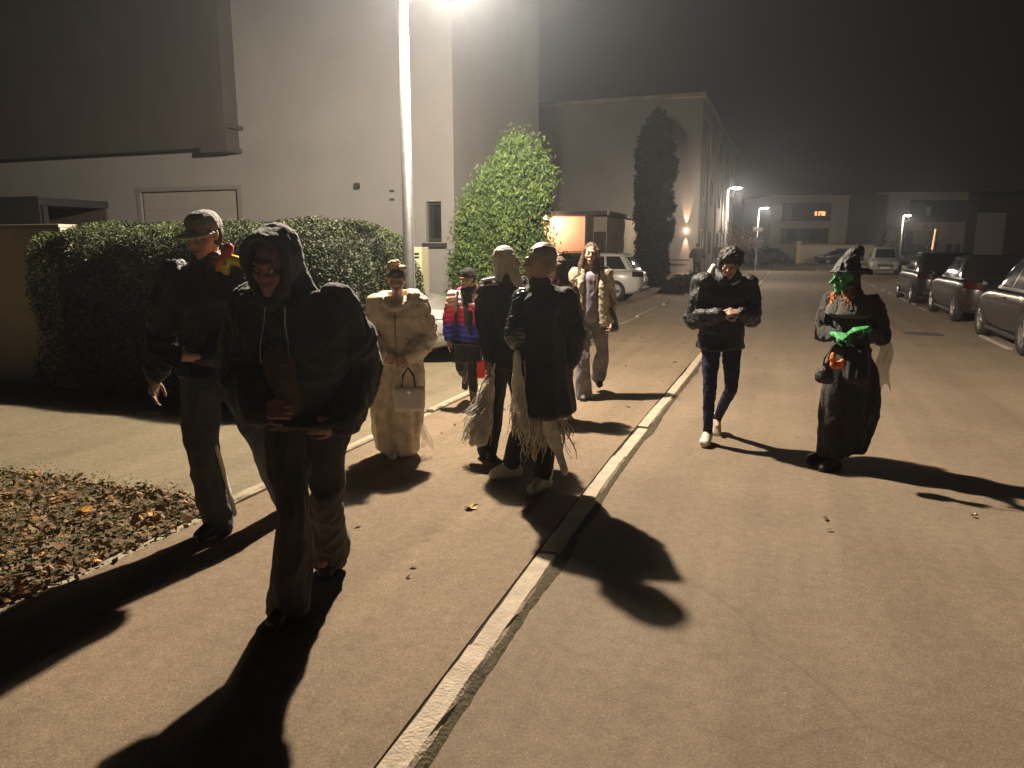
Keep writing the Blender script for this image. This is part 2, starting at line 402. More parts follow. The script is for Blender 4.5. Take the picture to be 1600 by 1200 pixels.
street_lamp((9.30,33.0,0), ROT, 'leftmost lit far street lamp, in front of the long pale row house', FAR_W)
street_lamp((16.2,50.0,0), ROT, 'lit street lamp with a small sign by the far end of the road', FAR_W)
street_lamp((31.9,62.0,0), ROT-R(30), 'lit street lamp standing before the far apartment block at the right', FAR_W*.7)
sg = thing('street_sign', 'small white sign panel fixed to the second far lamp pole', 'sign', (16.15,49.88,2.75), 0)
box('panel', M_white, sg, -.30,.32,-.02,.0,-.12,.12); box('sign_bracket', M_metal, sg, -.04,.04,0,.03,-.05,.05)
sg2 = thing('notice_board', 'beige board mounted low on the second far lamp pole', 'sign', (16.2,49.88,1.9), 0)
box('panel', M_plaster, sg2, -.35,.35,-.02,0,-.35,.30); box('sign_bracket', M_metal, sg2, -.04,.04,0,.03,-.05,.05)

# ------------------------------------------------------------------ house beside the lamp
h1 = thing('pale_house', 'large pale rendered house behind the hedge with dark clad upper storey', 'house', (0,0,0), ROT)
F = 14.5
# front wall with openings built as separate pieces round the window and roller door
b = MB(); xs = (-30,-15.16,-12.06,-7.28,-6.98,-6.70)
b.box(-30,-15.16,F,F+5.6,0,9.5).box(-15.16,-12.06,F+.14,F+5.6,0,3.0).box(-15.16,-12.06,F,F+5.6,3.0,9.5)
b.box(-12.06,-7.28,F,F+5.6,0,9.5).box(-7.28,-6.92,F,F+5.6,0,1.74).box(-7.28,-6.92,F,F+5.6,2.58,9.5).box(-7.28,-6.92,F+.22,F+5.6,1.74,2.58).box(-6.92,-6.62,F,F+5.6,0,9.5)
part('wall', b, M_plaster, h1)
gd = box('garage_door', mat('shutter_paint', (.20,.19,.175), .7, var=.05), h1, -15.10,-12.12,F+.10,F+.139,0,2.94)
for k in range(7): box('panel', MATS['shutter_paint'], gd, -15.08,-12.14,F+.085,F+.0995,.02+k*.417,.415+k*.417)
b = MB().box(-15.20,-15.08,F-.02,F+.02,0,3.06).box(-12.14,-12.02,F-.02,F+.02,0,3.06).box(-15.08,-12.14,F-.02,F+.02,2.96,3.06)
part('door_frame', b, mat('frame_grey', (.15,.145,.135), .6), h1)
wn = box('window', M_darkglass, h1, -7.27,-6.93,F+.17,F+.21,1.76,2.57)
b = MB().box(-7.27,-7.22,F+.10,F+.165,1.76,2.57).box(-6.98,-6.93,F+.10,F+.165,1.76,2.57).box(-7.22,-6.98,F+.10,F+.165,1.76,1.82).box(-7.22,-6.98,F+.10,F+.165,2.51,2.57)
part('frame', b, M_dark, wn)
box('sill', M_dark, h1, -7.34,-6.80,F-.09,F-.002,1.63,1.72)
cl = box('upper_storey_cladding', M_cladding, h1, -30,-12.0,F-.45,F-.003,3.85,8.9)
box('balcony_beam', M_cladding, h1, -12.7,-11.93,F-.50,F-.003,3.74,3.847)
box('cornice', M_cladding, h1, -12.0,-11.86,F-.40,F-.003,4.25,4.33)
box('roof', M_dark, h1, -30.4,-6.3,F-.5,F+6.0,9.503,9.8)
box('wall_lamp', M_dark, h1, -8.96,-8.86,F-.09,F-.002,2.88,3.0)
for z in (2.62,2.80): box('vent', M_dark, h1, -8.12,-8.02,F-.03,F-.002,z,z+.04)
# dark carport beside the garden wall
cp = thing('carport', 'low black timber carport behind the garden wall at far left', 'carport', (0,0,0), ROT)
box('roof', M_dark, cp, -27,-15.6,12.2,14.0,2.55,2.72); box('fascia', M_dark, cp, -27.02,-15.58,12.16,12.197,2.0,2.74)
for v in (-15.7,-18.5,-21.5): box('post', M_dark, cp, v-.06,v+.06,12.3,12.42,0,2.55)
box('back_panel', M_cladding, cp, -27,-15.6,13.9,13.96,0,2.55)
# utility cabinets
for k,(v0,v1,lab,ht) in enumerate(((-7.86,-7.32,'pale utility cabinet with dark vent slot left of the lamp pole',1.62),(-6.98,-6.66,'narrow pale utility cabinet right of the lamp pole',1.64))):
    u = thing('utility_cabinet', lab, 'cabinet', W(13.2, (v0+v1)/2), ROT, 'utility cabinets by the house wall'); d = (v1-v0)/2
    mc = mat('cabinet_grp', (.50,.46,.30), .6, var=.05)
    part('housing', MB().box(-d,d,-.16,.16,.06,ht), mc, u, bevel=.012)
    box('plinth', M_wallgrey, u, -d+.02,d-.02,-.14,.14,0,.058)
    box('door', mc, u, -d+.03,d-.03,-.172,-.162,.2,ht-.22)
    for q in range(2): box('vent', M_dark, u, -d+.16,d-.05,-.176,-.1605,ht-.15+q*.07-.07,ht-.11+q*.07-.07)
# garden wall at far left
gw = thing('garden_wall', 'rendered grey garden wall at the left edge of the picture', 'wall', (0,0,0), ROT)
part('panel', MB().box(-14,-7.80,6.32,6.52,-.05,1.86), mat('pale_grey_render', (.44,.39,.31), .9, var=.10, vscale=1.5, bump=.3, bscale=80), gw, bevel=.01)
part('coping', MB().box(-14,-7.80,6.30,6.54,1.863,1.90), M_wallgrey, gw, bevel=.006)

# ------------------------------------------------------------------ hedge
def hedge():
    t = thing('hedge', 'tall clipped evergreen hedge with rounded right end behind the two leading walkers', 'hedge', (0,0,0), ROT)
    v0, v1, u0, u1, H = -7.98, -3.95, 6.0, 8.1, 1.88
    def top(v):
        d = max(0, v-(v1-.62)); return H*(1-.12*(d/.62)**3) + .02*math.sin(v*5)
    def prof(s):
        return s
    def pt(rs):
        # random point on the rounded box shell
        k = rs.random(); v = rs.uniform(v0, v1); u = rs.uniform(u0, u1); z = rs.uniform(.05, 1)
        if k < .42: u = u0
        elif k < .47: v = v0
        elif k < .62: v = v1
        elif k < .68: u = u1
        else: z = 1
        # rounding: top corners and the vertical corner at the street end
        zt = top(v); Z = z*zt; r = .42
        cu0, cv1, cz = u0+r, v1-r*1.3, zt-r
        du = max(0, cu0-u); dv = max(0, v-cv1)/1.3; dz = max(0, Z-cz)
        du2 = max(0, u-(u1-r)); m = math.sqrt(du*du+dv*dv+dz*dz+du2*du2)
        if m > r:
            f = r/m
            if du: u = cu0-du*f
            if du2: u = u1-r+du2*f
            if dv: v = cv1+dv*f*1.3
            if dz: Z = cz+dz*f
        if Z < .5: v = v-(.5-Z)*.15 if k >= .4 and k < .62 else v
        j = rs.uniform(-.07,.025)+.025*math.sin(v*7+Z*5)+.02*math.sin(u*9-Z*8)
        cx, cy, cc = (v-(v0+v1)/2)/3, (u-(u0+u1)/2), (Z-.9)
        L_ = math.sqrt(cx*cx+cy*cy+cc*cc)+1e-6
        return (v+cx/L_*j+rs.uniform(-.015,.015), u+cy/L_*j+rs.uniform(-.015,.015), max(.02, Z+cc/L_*j))
    rs = random.Random(4)
    link('foliage', leaves([pt(rs) for _ in range(120000)], .0105, 0, 1.7, 5), M_hedge, t, kind='stuff')
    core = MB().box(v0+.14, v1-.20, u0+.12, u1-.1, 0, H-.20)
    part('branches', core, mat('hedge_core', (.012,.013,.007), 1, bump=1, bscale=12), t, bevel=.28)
    for i, v in enumerate((-4.3,-5.0,-5.8,-6.6,-7.4)): part('trunk', MB().tube([(v,6.9,0),(v+.03,6.9,.6)], [.03,.02], 7), M_bark, t)
hedge()

# ------------------------------------------------------------------ conifers
def conifer(loc, h, r0, label, m, n, size, seed, shape, lump=.16, group=None, lean=0):
    t = thing('conifer', label, 'conifer', loc, 0, group)
    part('trunk', MB().tube([(0,0,0),(.02,0,h*.5),(0,0,h*.93)], [.11,.07,.015], 9), M_bark, t)
    rs = np.random.RandomState(seed)
    # clumps sit on the surface of the cone, leaves are gathered round them
    nc = 380; cz = rs.uniform(.01,.99,nc)**1.12*h; ca = rs.uniform(0,2*math.pi,nc)
    cr = np.array([shape(z/h) for z in cz])*r0*rs.uniform(.68,1.08,nc)
    cc = np.stack([cr*np.cos(ca), cr*np.sin(ca), cz+.05], 1)
    idx = rs.randint(0,nc,n)
    off = rs.normal(size=(n,3))*np.array([lump*.55,lump*.55,lump*.9])
    P = cc[idx]+off; P[:,2] = np.maximum(P[:,2],.02); P[:,0] += lean*(P[:,2]/h)**1.6
    link('foliage', leaves(P, size, 0, 2.0, seed, .9), m, t, kind='stuff')
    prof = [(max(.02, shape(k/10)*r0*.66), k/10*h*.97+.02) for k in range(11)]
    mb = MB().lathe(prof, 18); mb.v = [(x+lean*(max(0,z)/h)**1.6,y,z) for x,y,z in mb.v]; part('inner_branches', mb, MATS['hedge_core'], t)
    return t
thj = lambda s: (.80+.35*s if s < .3 else .905-.05*(s-.3)) * (1 if s < .66 else max(0, 1-((s-.66)/.36)**2.1))
conifer((-.30,13.5,0), 3.32, .84, 'broad bright green conifer lit by the near street lamp beside the house', M_leafgreen, 62000, .021, 8, thj, lean=.42)
cyp = lambda s: (.75+.25*min(1, s*2.5))*(1 if s < .70 else max(.0, 1-.75*((s-.70)/.30)**2.2))
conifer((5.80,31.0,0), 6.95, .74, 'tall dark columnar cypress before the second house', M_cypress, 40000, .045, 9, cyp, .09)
# bushes
def bush(loc, r, h, label, m, n, size, seed, cat='bush', core=True):
    t = thing('bush', label, cat, loc)
    rs = np.random.RandomState(seed)
    nc = 46; d = rs.normal(size=(nc,3)); d /= np.linalg.norm(d,axis=1)[:,None]; d[:,2] = np.abs(d[:,2])
    cc = d*np.array([r,r,h*.85])*rs.uniform(.45,1,nc)[:,None]
    P = cc[rs.randint(0,nc,n)]+rs.normal(size=(n,3))*r*.14; P[:,2] = np.maximum(P[:,2],.02)
    link('foliage', leaves(P, size, 0, 1.5, seed), m, t, kind='stuff')
    for k in range(5):
        a = k*1.3; part('stem', MB().tube([(0,0,0),(.3*r*math.cos(a),.3*r*math.sin(a),h*.4),(.7*r*math.cos(a),.7*r*math.sin(a),h*.8)], [.02,.014,.006], 6), M_bark, t)
    return t
M_bushg = mat('shrub_leaf', (.085,.085,.045), .7, col2=(.04,.04,.022), vscale=6)
bush((1.22,17.0,0), .50, 1.75, 'grey green shrub with upright twigs between conifer and white estate car', M_bushg, 5000, .035, 21)
bush((1.0,12.6,0), .34, 1.25, 'small shrub behind the two people in black coats', M_bushg, 2500, .03, 22)
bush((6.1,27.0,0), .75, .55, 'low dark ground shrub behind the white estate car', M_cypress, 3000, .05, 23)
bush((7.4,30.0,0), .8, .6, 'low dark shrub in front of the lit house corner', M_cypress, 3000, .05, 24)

# ------------------------------------------------------------------ second house, along the street
h2 = thing('row_house', 'long pale three storey row house left of the road with glowing wall light', 'house', (0,0,0), ROT)
Vc = -4.35; U2 = 38.6
b = MB().box(-26, Vc, U2, U2+24, 0, 8.75)
part('wall', b, M_plaster2, h2)
part('roof', MB().box(-26.2, Vc+.12, U2-.12, U2+24.2, 8.755, 8.95), M_wallgrey, h2)
for u in (42.3,46.8,51.5,56.5): part('downpipe', MB().tube([(Vc+.06,u,0),(Vc+.06,u,8.7)], .05, 8), M_metal, h2)
for u in (40.2,44.6,49.2,54,59):
    for z in (1.2,4.0,6.6):
        wn = box('window', M_darkglass, h2, Vc+.003,Vc+.03,u-.5,u+.5,z,z+1.25)
        b = MB().box(Vc+.031,Vc+.06,u-.56,u-.49,z-.05,z+1.3).box(Vc+.031,Vc+.06,u+.49,u+.56,z-.05,z+1.3).box(Vc+.031,Vc+.06,u-.49,u+.49,z+1.24,z+1.3)
        part('frame', b, M_wallgrey, wn)
box('handrail', M_dark, h2, -6.2,Vc-.3,U2-.35,U2-.30,.95,1.0)
box('step', M_wallgrey, h2, -6.3,Vc,U2-1.2,U2-.003,.0,.30)
wl = thing('wall_light', 'small up and down wall light glowing on the row house corner', 'wall light', W(U2-.09,-4.92,2.42), ROT)
part('housing', MB().tube([(0,0,-.07),(0,0,.07)], .05, 12), mat('warm_glow', (.9,.8,.7), .5, emit=(1,.62,.40), es=55), wl, smooth=True)
box('bracket', M_dark, wl, -.03,.03,.052,.088,-.05,.05)
for dz, rx in ((.10,R(180)),(-.10,0)):
    ld = bpy.data.lights.new('wall_beam', 'SPOT'); ld.energy = 700 if dz > 0 else 420; ld.color = (1,.52,.32); ld.spot_size = R(34); ld.spot_blend = .8; ld.shadow_soft_size = .02
    lo = bpy.data.objects.new('wall_beam', ld); C.objects.link(lo); lo.parent = wl; lo.location = (0,-.02,dz); lo.rotation_euler = (rx+(R(6) if dz<0 else -R(4)),0,0)
# entrance porch with apricot wall, and flat-roofed garages
gr = thing('garage_block', 'flat roofed dark garage block between conifer and row house', 'garage', (0,0,0), ROT)
box('wall', M_wallgrey, gr, -7.02,-4.9-1.6,28.0,34,0,2.75)
box('roof', M_dark, gr, -9.3,-6.4,27.6,34.2,2.80,2.95)
box('door', M_cladding, gr, -6.98,-6.53,27.93,27.997,.05,2.2)
pw = thing('porch', 'porch with warmly lit apricot wall beside the conifer', 'porch', (0,0,0), ROT)
box('wall', M_warmwall, pw, -9.4,-7.07,28.2,28.4,0,2.78)
box('door', M_cladding, pw, -9.2,-8.9,28.1,28.197,.05,2.1)
box('fin_wall', M_plaster, pw, -7.06,-7.025,26.9,28.4,0,2.78)
pl = thing('porch_lamp', 'small bright globe lamp on the porch wall beside the conifer top', 'wall light', W(27.5,-8.78,2.72), ROT)
part('globe', MB().lathe([(.001,-.09),(.065,-.065),(.09,0),(.065,.065),(.001,.09)], 16), mat('porch_glow', (.9,.8,.7), .5, emit=(1,.60,.30), es=30), pl, smooth=True)
part('bracket', MB().tube([(0,.08,.0),(0,.65,.0)], .015, 8), M_dark, pl)
ld = bpy.data.lights.new('porch_light', 'POINT'); ld.energy = 250; ld.color = (1,.62,.42); ld.shadow_soft_size = .1
lo = bpy.data.objects.new('porch_light', ld); C.objects.link(lo); lo.parent = pl; lo.location = (0,-.05,-.18)

# ------------------------------------------------------------------ far blocks
def block(loc, rz, label, name='apartment_block'):
    return thing(name, label, 'building', loc, rz)
M_farw = mat('far_render', (.40,.37,.30), .9, var=.06, vscale=.5)
M_fard = mat('far_dark_render', (.075,.055,.045), .9, var=.15, vscale=.5)
M_farred = mat('far_red_render', (.12,.035,.025), .9, var=.15, vscale=.5)
b1 = block((0,0,0), 0, 'two storey apartment block with a single lit window beyond the road end')
box('wall', M_farw, b1, 28.6,37.1,84,94,0,7.2)
bl = box('balcony', M_fard, b1, 29.8,34.8,83.1,83.997,4.4,6.3)
b = MB().box(29.8,34.8,83.3,83.997,2.0,3.6)
part('balcony', b, M_fard, b1)
wn = box('window', mat('lit_window', (.9,.5,.3), .6, emit=(1,.42,.16), es=1.6), b1, 33.05,34.2,83.06,83.09,4.95,5.40)
b = MB().box(33.0,34.25,83.0,83.058,4.88,4.95).box(33.0,34.25,83.0,83.058,5.40,5.5).box(33.30,33.42,83.0,83.058,4.95,5.40).box(33.62,33.74,83.0,83.058,4.95,5.2)
part('frame', b, M_dark, wn)
for x in (31.2,): 
    wn = box('window', M_darkglass, b1, x-.6,x+.6,83.06,83.09,4.7,5.9); box('frame', M_wallgrey, wn, x-.66,x+.66,83.04,83.1,4.6,4.69)
for x in (30.7,32.2,33.6):
    wn = box('window', M_darkglass, b1, x-.5,x+.5,83.26,83.29,2.2,3.4); box('frame', M_wallgrey, wn, x-.56,x+.56,83.24,83.3,2.1,2.19)
box('roof', M_dark, b1, 28.3,37.4,83.7,94,7.203,7.4)
box('stair_tower', M_fard, b1, 37.103,41.4,84.3,94,0,7.3)
b2 = block((0,0,0), 0, 'pale apartment block with dark red stair bays and recessed balconies at the far right')
box('wall', M_farw, b2, 41.5,50.2,84,94,0,7.55)
box('balcony', M_fard, b2, 43.4,50.19,83.2,83.997,4.3,6.6)
box('balcony', M_fard, b2, 43.4,46.9,83.4,83.997,.8,3.3)
box('door', M_farw, b2, 45.2,45.7,83.1,83.197,4.9,5.9)
wn = box('window', M_wallgrey, b2, 44.2,45.6,83.35,83.397,1.9,3.1); box('frame', M_dark, wn, 44.8,44.86,83.31,83.347,1.9,3.1)
for x in (48.1,49.1): box('planter', M_fard, b2, x,x+.5,83.5,83.9,0,1.9)
box('stair_bay', M_farred, b2, 50.203,51.5,84.2,94,0,6.4)
box('garage', M_farw, b2, 51.503,54.6,84,94,0,5.3)
box('stair_bay', M_farred, b2, 54.603,60,84.2,94,0,7)
box('roof', M_dark, b2, 41.3,60.2,83.8,94,7.553,7.75)
yb = thing('yellow_post', 'pale yellow concrete post at the corner of the low far wall', 'post', (27.9,73.6,0)); box('shaft', mat('yellow_paint', (.55,.42,.15), .8), yb, -.2,.2,-.15,.15,0,2.05); box('cap', M_white, yb, -.24,.24,-.2,.2,2.053,2.12)
lw = thing('low_wall', 'low pale garden wall in front of the far apartment block', 'wall', (0,0,0)); box('panel', M_farw, lw, 28.15,36.5,74.0,74.2,0,1.75); box('coping', M_wallgrey, lw, 28.12,36.53,73.95,74.25,1.753,1.82)
hb = thing('bollard_light', 'warm lit bollard column beyond the dark parked cars', 'lamp', (33.4,60,0))
part('shaft', MB().tube([(0,0,0),(0,0,1.4)], .07, 10), M_metal, hb); part('light_tube', MB().tube([(0,0,1.4),(.12,0,3.0)], [.07,.05], 10), mat('amber_tube', (.9,.7,.4), .5, emit=(1,.62,.28), es=.9), hb)
# grass verge and far bush
part('far_verge', MB().box(14.5,21,52,66,-.03,.05), mat('verge_grass', (.05,.06,.02), .9, var=.3, vscale=8), None, kind='structure')
def bare_tree(loc, label, h, spread, seed, leaf=None, nleaf=0, round_=False):
    t = thing('tree', label, 'tree', loc); rs = random.Random(seed); tips = []
    part('trunk', MB().tube([(0,0,0),(.04,0,h*.3),(0,.03,h*.45)], [.10,.08,.06], 8), M_bark, t)
    for k in range(16):
        a = 2*math.pi*k/16+rs.uniform(-.2,.2); e = rs.uniform(.15,1.3); p = Vector((0,0,h*rs.uniform(.3,.5)))
        d = Vector((math.cos(a)*math.cos(e), math.sin(a)*math.cos(e), math.sin(e))); pts = [p.copy()]
        for q in range(5):
            p = p+d*spread*.24; d = (d+Vector((rs.uniform(-.2,.2),rs.uniform(-.2,.2),.10 if not round_ else .22))).normalized(); pts.append(p.copy())
        mb = MB().tube(pts, [.035,.03,.024,.018,.012,.006], 6)
        for q in range(2,6):
            for _ in range(3):
                s = pts[q]; dd = Vector((rs.uniform(-1,1),rs.uniform(-1,1),rs.uniform(-.2,1))).normalized()*spread*.28
                mb.tube([s, s+dd*.5, s+dd+Vector((0,0,.05))], [.012,.008,.003], 4); tips += [s+dd*.6, s+dd]
        part('limb', mb, M_bark, t)
    if leaf:
        P = [tips[rs.randrange(len(tips))]+Vector((rs.gauss(0,.1),rs.gauss(0,.1),rs.gauss(0,.1))) for _ in range(nleaf)]
        link('crown', leaves(P, .055, 0, 1.3, seed), leaf, t, kind='stuff')
    return t
bare_tree((29.2,60,0), 'bare round crowned tree beside the rightmost far street lamp', 4.2, 1.9, 5, round_=True)
bare_tree((14.7,49,0), 'small tree with a few russet leaves left of the second far lamp', 3.4, 1.3, 6, mat('russet_leaf', (.22,.11,.06), .7), 700)
bare_tree((35.2,64,0), 'slender bare tree in front of the far right block', 4.8, 1.6, 9)
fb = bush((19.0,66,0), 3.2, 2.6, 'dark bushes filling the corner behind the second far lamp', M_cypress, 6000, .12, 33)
# bins beside the row house
bn = thing('letterbox', 'dark letterbox on a post at the end of the row house', 'letterbox', W(42,-3.6), ROT); box('shaft', M_metal, bn, -.03,.03,-.03,.03,0,1.05); box('box', M_dark, bn, -.25,.25,-.12,.12,1.053,1.6)

# ------------------------------------------------------------------ cars
M_tyre = mat('tyre_rubber', (.018,.018,.018), .85)
M_rim = mat('alloy_rim', (.55,.55,.56), .28, metal=.9)
M_taill = mat('tail_lamp_red', (.025,.003,.003), .15, spec=.6)
M_headl = mat('headlamp_glass', (.55,.57,.60), .08, spec=.9, coat=1)
M_plate = mat('plate_white', (.7,.7,.66), .4)
M_chrome = mat('chrome', (.7,.7,.7), .12, metal=1)
def paint(name, col, metal=.4): return mat(name, col, .30, spec=.4, metal=metal, coat=.6, var=.02, vscale=3)
def wheel_mesh():
    ty = MB().lathe([(.21,-.09),(.30,-.10),(.325,-.075),(.33,0),(.325,.075),(.30,.10),(.21,.09)], 28, 'x').mesh('tyre', True)
    rm = MB().lathe([(.215,.07),(.215,.088),(.19,.088),(.185,.05)], 28, 'x').lathe([(.001,.075),(.05,.08),(.05,.05)], 14, 'x')
    for k in range(5):
        a = 2*math.pi*k/5
        for off in (-.16,.16):
            p0 = (.07, .04*math.cos(a+off*2), .04*math.sin(a+off*2)); p1 = (.078, .20*math.cos(a+off), .20*math.sin(a+off))
            rm.tube([p0,p1], [.014,.012], 5)
    rm.lathe([(.001,.0),(.20,.0)], 20, 'x')
    rme = rm.mesh('rim', False); rme.materials.append(M_rim); ty.materials.append(M_tyre); return ty, rme
WT, WR = wheel_mesh()
def car(kind, label, loc, rz, pm, group=None, L_=4.4, Wd=1.80, H=1.46):
    t = thing('parked_car', label, 'car', loc, rz, group)
    hl, hw = L_/2, Wd/2
    est = kind in ('estate','van')
    def zt(y):
        s = (y+hl)/L_
        pts = [(0,.84),(.05,.93),(.2,.98),(.62,.97),(.72,.95),(.88,.84),(.96,.72),(1,.60)]
        for (a,za),(b_,zb) in zip(pts, pts[1:]):
            if s <= b_: return za+(zb-za)*(s-a)/(b_-a)
        return .6
    def wd(y):
        s = abs(y)/hl; return hw*(1-.22*s**7-.05*s**2)
    def zb(y):
        s = abs(y)/hl; return .20+.10*max(0, s-.86)/.14
    n = 26; vs = []; fs = []
    for i in range(n+1):
        y = -hl+L_*(.5-.5*math.cos(math.pi*i/n)*.999) if False else -hl+L_*i/n
        w_, z_, b_ = wd(y), zt(y), zb(y)
        endf = 1 if 0 < i < n else .93
        w_ *= endf
        half = [(0,b_),(w_*.86,b_),(w_*.955,b_+.09),(w_*.99,b_+.25),(w_,z_-.30),(w_*.985,z_-.12),(w_*.93,z_-.025),(w_*.6,z_+.02),(0,z_+.035)]
        if i in (0, n): half = [(x, z*.86+(z_+b_)/2*.14) for x, z in half]
        ring = half+[(-x,z) for x,z in half[-2:0:-1]]
        vs += [(x,y,z) for x,z in ring]
    m_ = len(ring)
    for i in range(n):
        for j in range(m_): fs.append((i*m_+j, i*m_+(j+1)%m_, (i+1)*m_+(j+1)%m_, (i+1)*m_+j))
    fs.append(tuple(range(m_))); fs.append(tuple(range(n*m_,(n+1)*m_))[::-1])
    body = part('body', MB().add(vs, fs), pm, t, smooth=True)
    s_ = body.modifiers.new('sub','SUBSURF'); s_.levels = 1; s_.render_levels = 1
    wy = (-hl+.80, hl-.86)
    cut = MB()
    for y in wy:
        for sx in (-1,1): cut.lathe([(.001,-.16),(.375,-.16),(.375,.16),(.001,.16)], 28, 'x', (sx*(hw-.06),y,.335))
    co = link('tmpcut', cut.mesh('tmpcut'), M_tyre)
    bo = body.modifiers.new('b','BOOLEAN'); bo.operation = 'DIFFERENCE'; bo.object = co; bo.solver = 'EXACT'
    bpy.context.view_layer.update(); dg = bpy.context.evaluated_depsgraph_get()
    me = bpy.data.meshes.new_from_object(body.evaluated_get(dg)); body.modifiers.clear(); body.data = me
    me.materials.clear(); me.materials.append(pm)
    bpy.data.objects.remove(co)
    # cabin
    yr0, yr1 = (-hl+.22, -hl+.55) if est else (-hl+.30, -hl+.85)
    yf0, yf1 = hl-1.12, hl-1.95
    zc0, zc1 = .93, H
    def lev(tt):
        a = tt
        return (yr0+(yr1-yr0)*a**1.2, yf0+(yf1-yf0)*a, hw*(.90-.20*a**1.3), zc0+(zc1-.05-zc0)*a)
    def cab(tt, th, off=0):
        r_, f_, ww, z = lev(tt); mid, hh = (r_+f_)/2, (f_-r_)/2; p = .36
        c_, s__ = math.cos(th), math.sin(th)
        return ((ww+off)*math.copysign(abs(c_)**p, c_), mid+(hh+off)*math.copysign(abs(s__)**p, s__), z)
    NT, NS = 6, 48; vs = []; fs = []
    for i in range(NT+1):
        for k in range(NS): vs.append(cab(i/NT, 2*math.pi*k/NS))
    r_, f_, ww, z = lev(1); mid = (r_+f_)/2
    for q,(sc,dz) in enumerate(((.93,.028),(.7,.045),(.35,.05))):
        for k in range(NS):
            x,y,_ = cab(1, 2*math.pi*k/NS); vs.append((x*sc, mid+(y-mid)*sc, z+dz))
    NR = NT+4
    for i in range(NR-1):
        for k in range(NS): fs.append((i*NS+k, i*NS+(k+1)%NS, (i+1)*NS+(k+1)%NS, (i+1)*NS+k))
    fs.append(tuple(range((NR-1)*NS, NR*NS)))
    part('cabin', MB().add(vs, fs), pm, t, smooth=True)
    def side(tt, fy, sx, off=.006):
        r_, f_, ww, z = lev(tt); mid, hh = (r_+f_)/2, (f_-r_)/2
        y = mid+hh*fy; n_ = 2/.36
        return (sx*((ww)*(1-abs(fy)**n_)**(1/n_)+off), y, z)
    def end(tt, gx, sy, off=.006):
        r_, f_, ww, z = lev(tt); mid, hh = (r_+f_)/2, (f_-r_)/2; n_ = 2/.36
        return (gx*ww, mid+sy*(hh*(1-abs(gx)**n_)**(1/n_)+off), z)
    segs = ((-.86,-.50),(-.45,.08),(.14,.80)) if est else ((-.84,-.58),(-.52,.06),(.12,.80))
    for sx in (-1,1):
        for a,b_ in segs:
            part('side_window', MB().grid(lambda u,v: side(.10+.78*v, (a+(b_-a)*u)*(1-.04*v), sx), 8, 4), M_darkglass, t, smooth=True)
        mr = part('mirror', MB().lathe([(.001,-.06),(.06,-.05),(.07,.0),(.05,.05),(.001,.06)], 10, 'x', (sx*(hw+.06),yf0-.42,1.0)), pm, t, smooth=True)
        part('door_handle', MB().box(*sorted((sx*(hw-.014),sx*(hw+.012))), -.30,-.12,.80,.825), pm if kind != 'estate' else M_chrome, t)
        part('sill', MB().box(*sorted((sx*(hw*.86),sx*(hw*.965))), wy[0]+.42,wy[1]-.42,.19,.255), M_dark, t, bevel=.01)
    part('windscreen', MB().grid(lambda u,v: end(.08+.84*v, -.86+1.72*u, 1), 10, 4), M_darkglass, t, smooth=True)
    part('rear_window', MB().grid(lambda u,v: end(.16+.70*v, -.82+1.64*u, -1), 10, 4), M_darkglass, t, smooth=True)
    for sx in (-1,1):
        part('headlight', MB().grid(lambda u,v: (sx*(wd(hl-.04-.34*u)*1.008-.30*(1-u)**1.4), hl-.012-.36*u**1.6, .63+.13*v+.03*u), 6, 3), M_headl, t, smooth=True)
        part('tail_light', MB().grid(lambda u,v: (sx*(wd(-hl+.04+.26*u)*1.008-.24*(1-u)**1.4), -hl-.004+.28*u**1.6, .74+.15*v+.02*u), 6, 3), M_taill, t, smooth=True)
        part('fog_light', MB().box(*sorted((sx*(hw-.42),sx*(hw-.22))), hl-.06,hl-.005,.36,.42), M_headl, t)
    part('grille', MB().box(-.42,.42,hl-.06,hl+.006,.46,.60), M_dark, t, bevel=.01)
    part('number_plate', MB().box(-.26,.26,hl+.007,hl+.018,.36,.47), M_plate, t)
    part('number_plate', MB().box(-.26,.26,-hl-.016,-hl+.01,.60,.71), M_plate, t)
    part('bumper', MB().box(-hw*.72,hw*.72,-hl-.012,-hl+.08,.30,.42), M_dark, t, bevel=.02)
    for y in wy:
        for sx in (-1,1):
            wo = link('wheel', WT, None, t, loc=(sx*(hw-.12),y,.33), rot=(0,0,0 if sx > 0 else math.pi))
            link('rim', WR, None, wo)
    if est:
        for sx in (-1,1): part('roof_rail', MB().tube([(sx*hw*.66,-hl+.75,H-.03),(sx*hw*.66,-hl+.95,H+.02),(sx*hw*.66,hl-2.2,H+.02),(sx*hw*.66,hl-2.0,H-.03)], .014, 6), M_chrome, t)
    return t
P_silver = paint('silver_paint', (.42,.42,.40)); P_white = paint('white_car_paint', (.42,.41,.38), 0); P_dark = paint('dark_paint_car', (.012,.010,.009), 0)
P_grey = paint('grey_paint_car', (.016,.014,.013), 0); P_black = paint('black_paint_car', (.012,.012,.013), .1)
car('hatch', 'silver car nosing out of the parking bay behind the person in beige', W(10.1,-6.5), ROT-R(90), P_silver)
car('estate', 'white estate car with black windows parked beyond the group, rear to the road', W(23.1,-6.45), ROT+R(90), P_white, L_=4.7)
c1 = car('hatch', 'dark grey car at the right edge of the picture, nearest of the parked row', W(14.7,4.28), ROT, P_dark, 'cars parked along the right side', H=1.52)
c2 = car('hatch', 'middle one of the dark cars parked in the row at right', W(20.4,4.36), ROT, P_grey, 'cars parked along the right side')
c3 = car('hatch', 'farthest of the dark cars in the row, just behind the witch', W(25.9,4.26), ROT, P_black, 'cars parked along the right side', H=1.48)
c4 = car('van', 'pale car seen head on between the witch and the parked row', (22.9,46.3,0), R(180)-YAW-R(4), P_white, H=1.6)
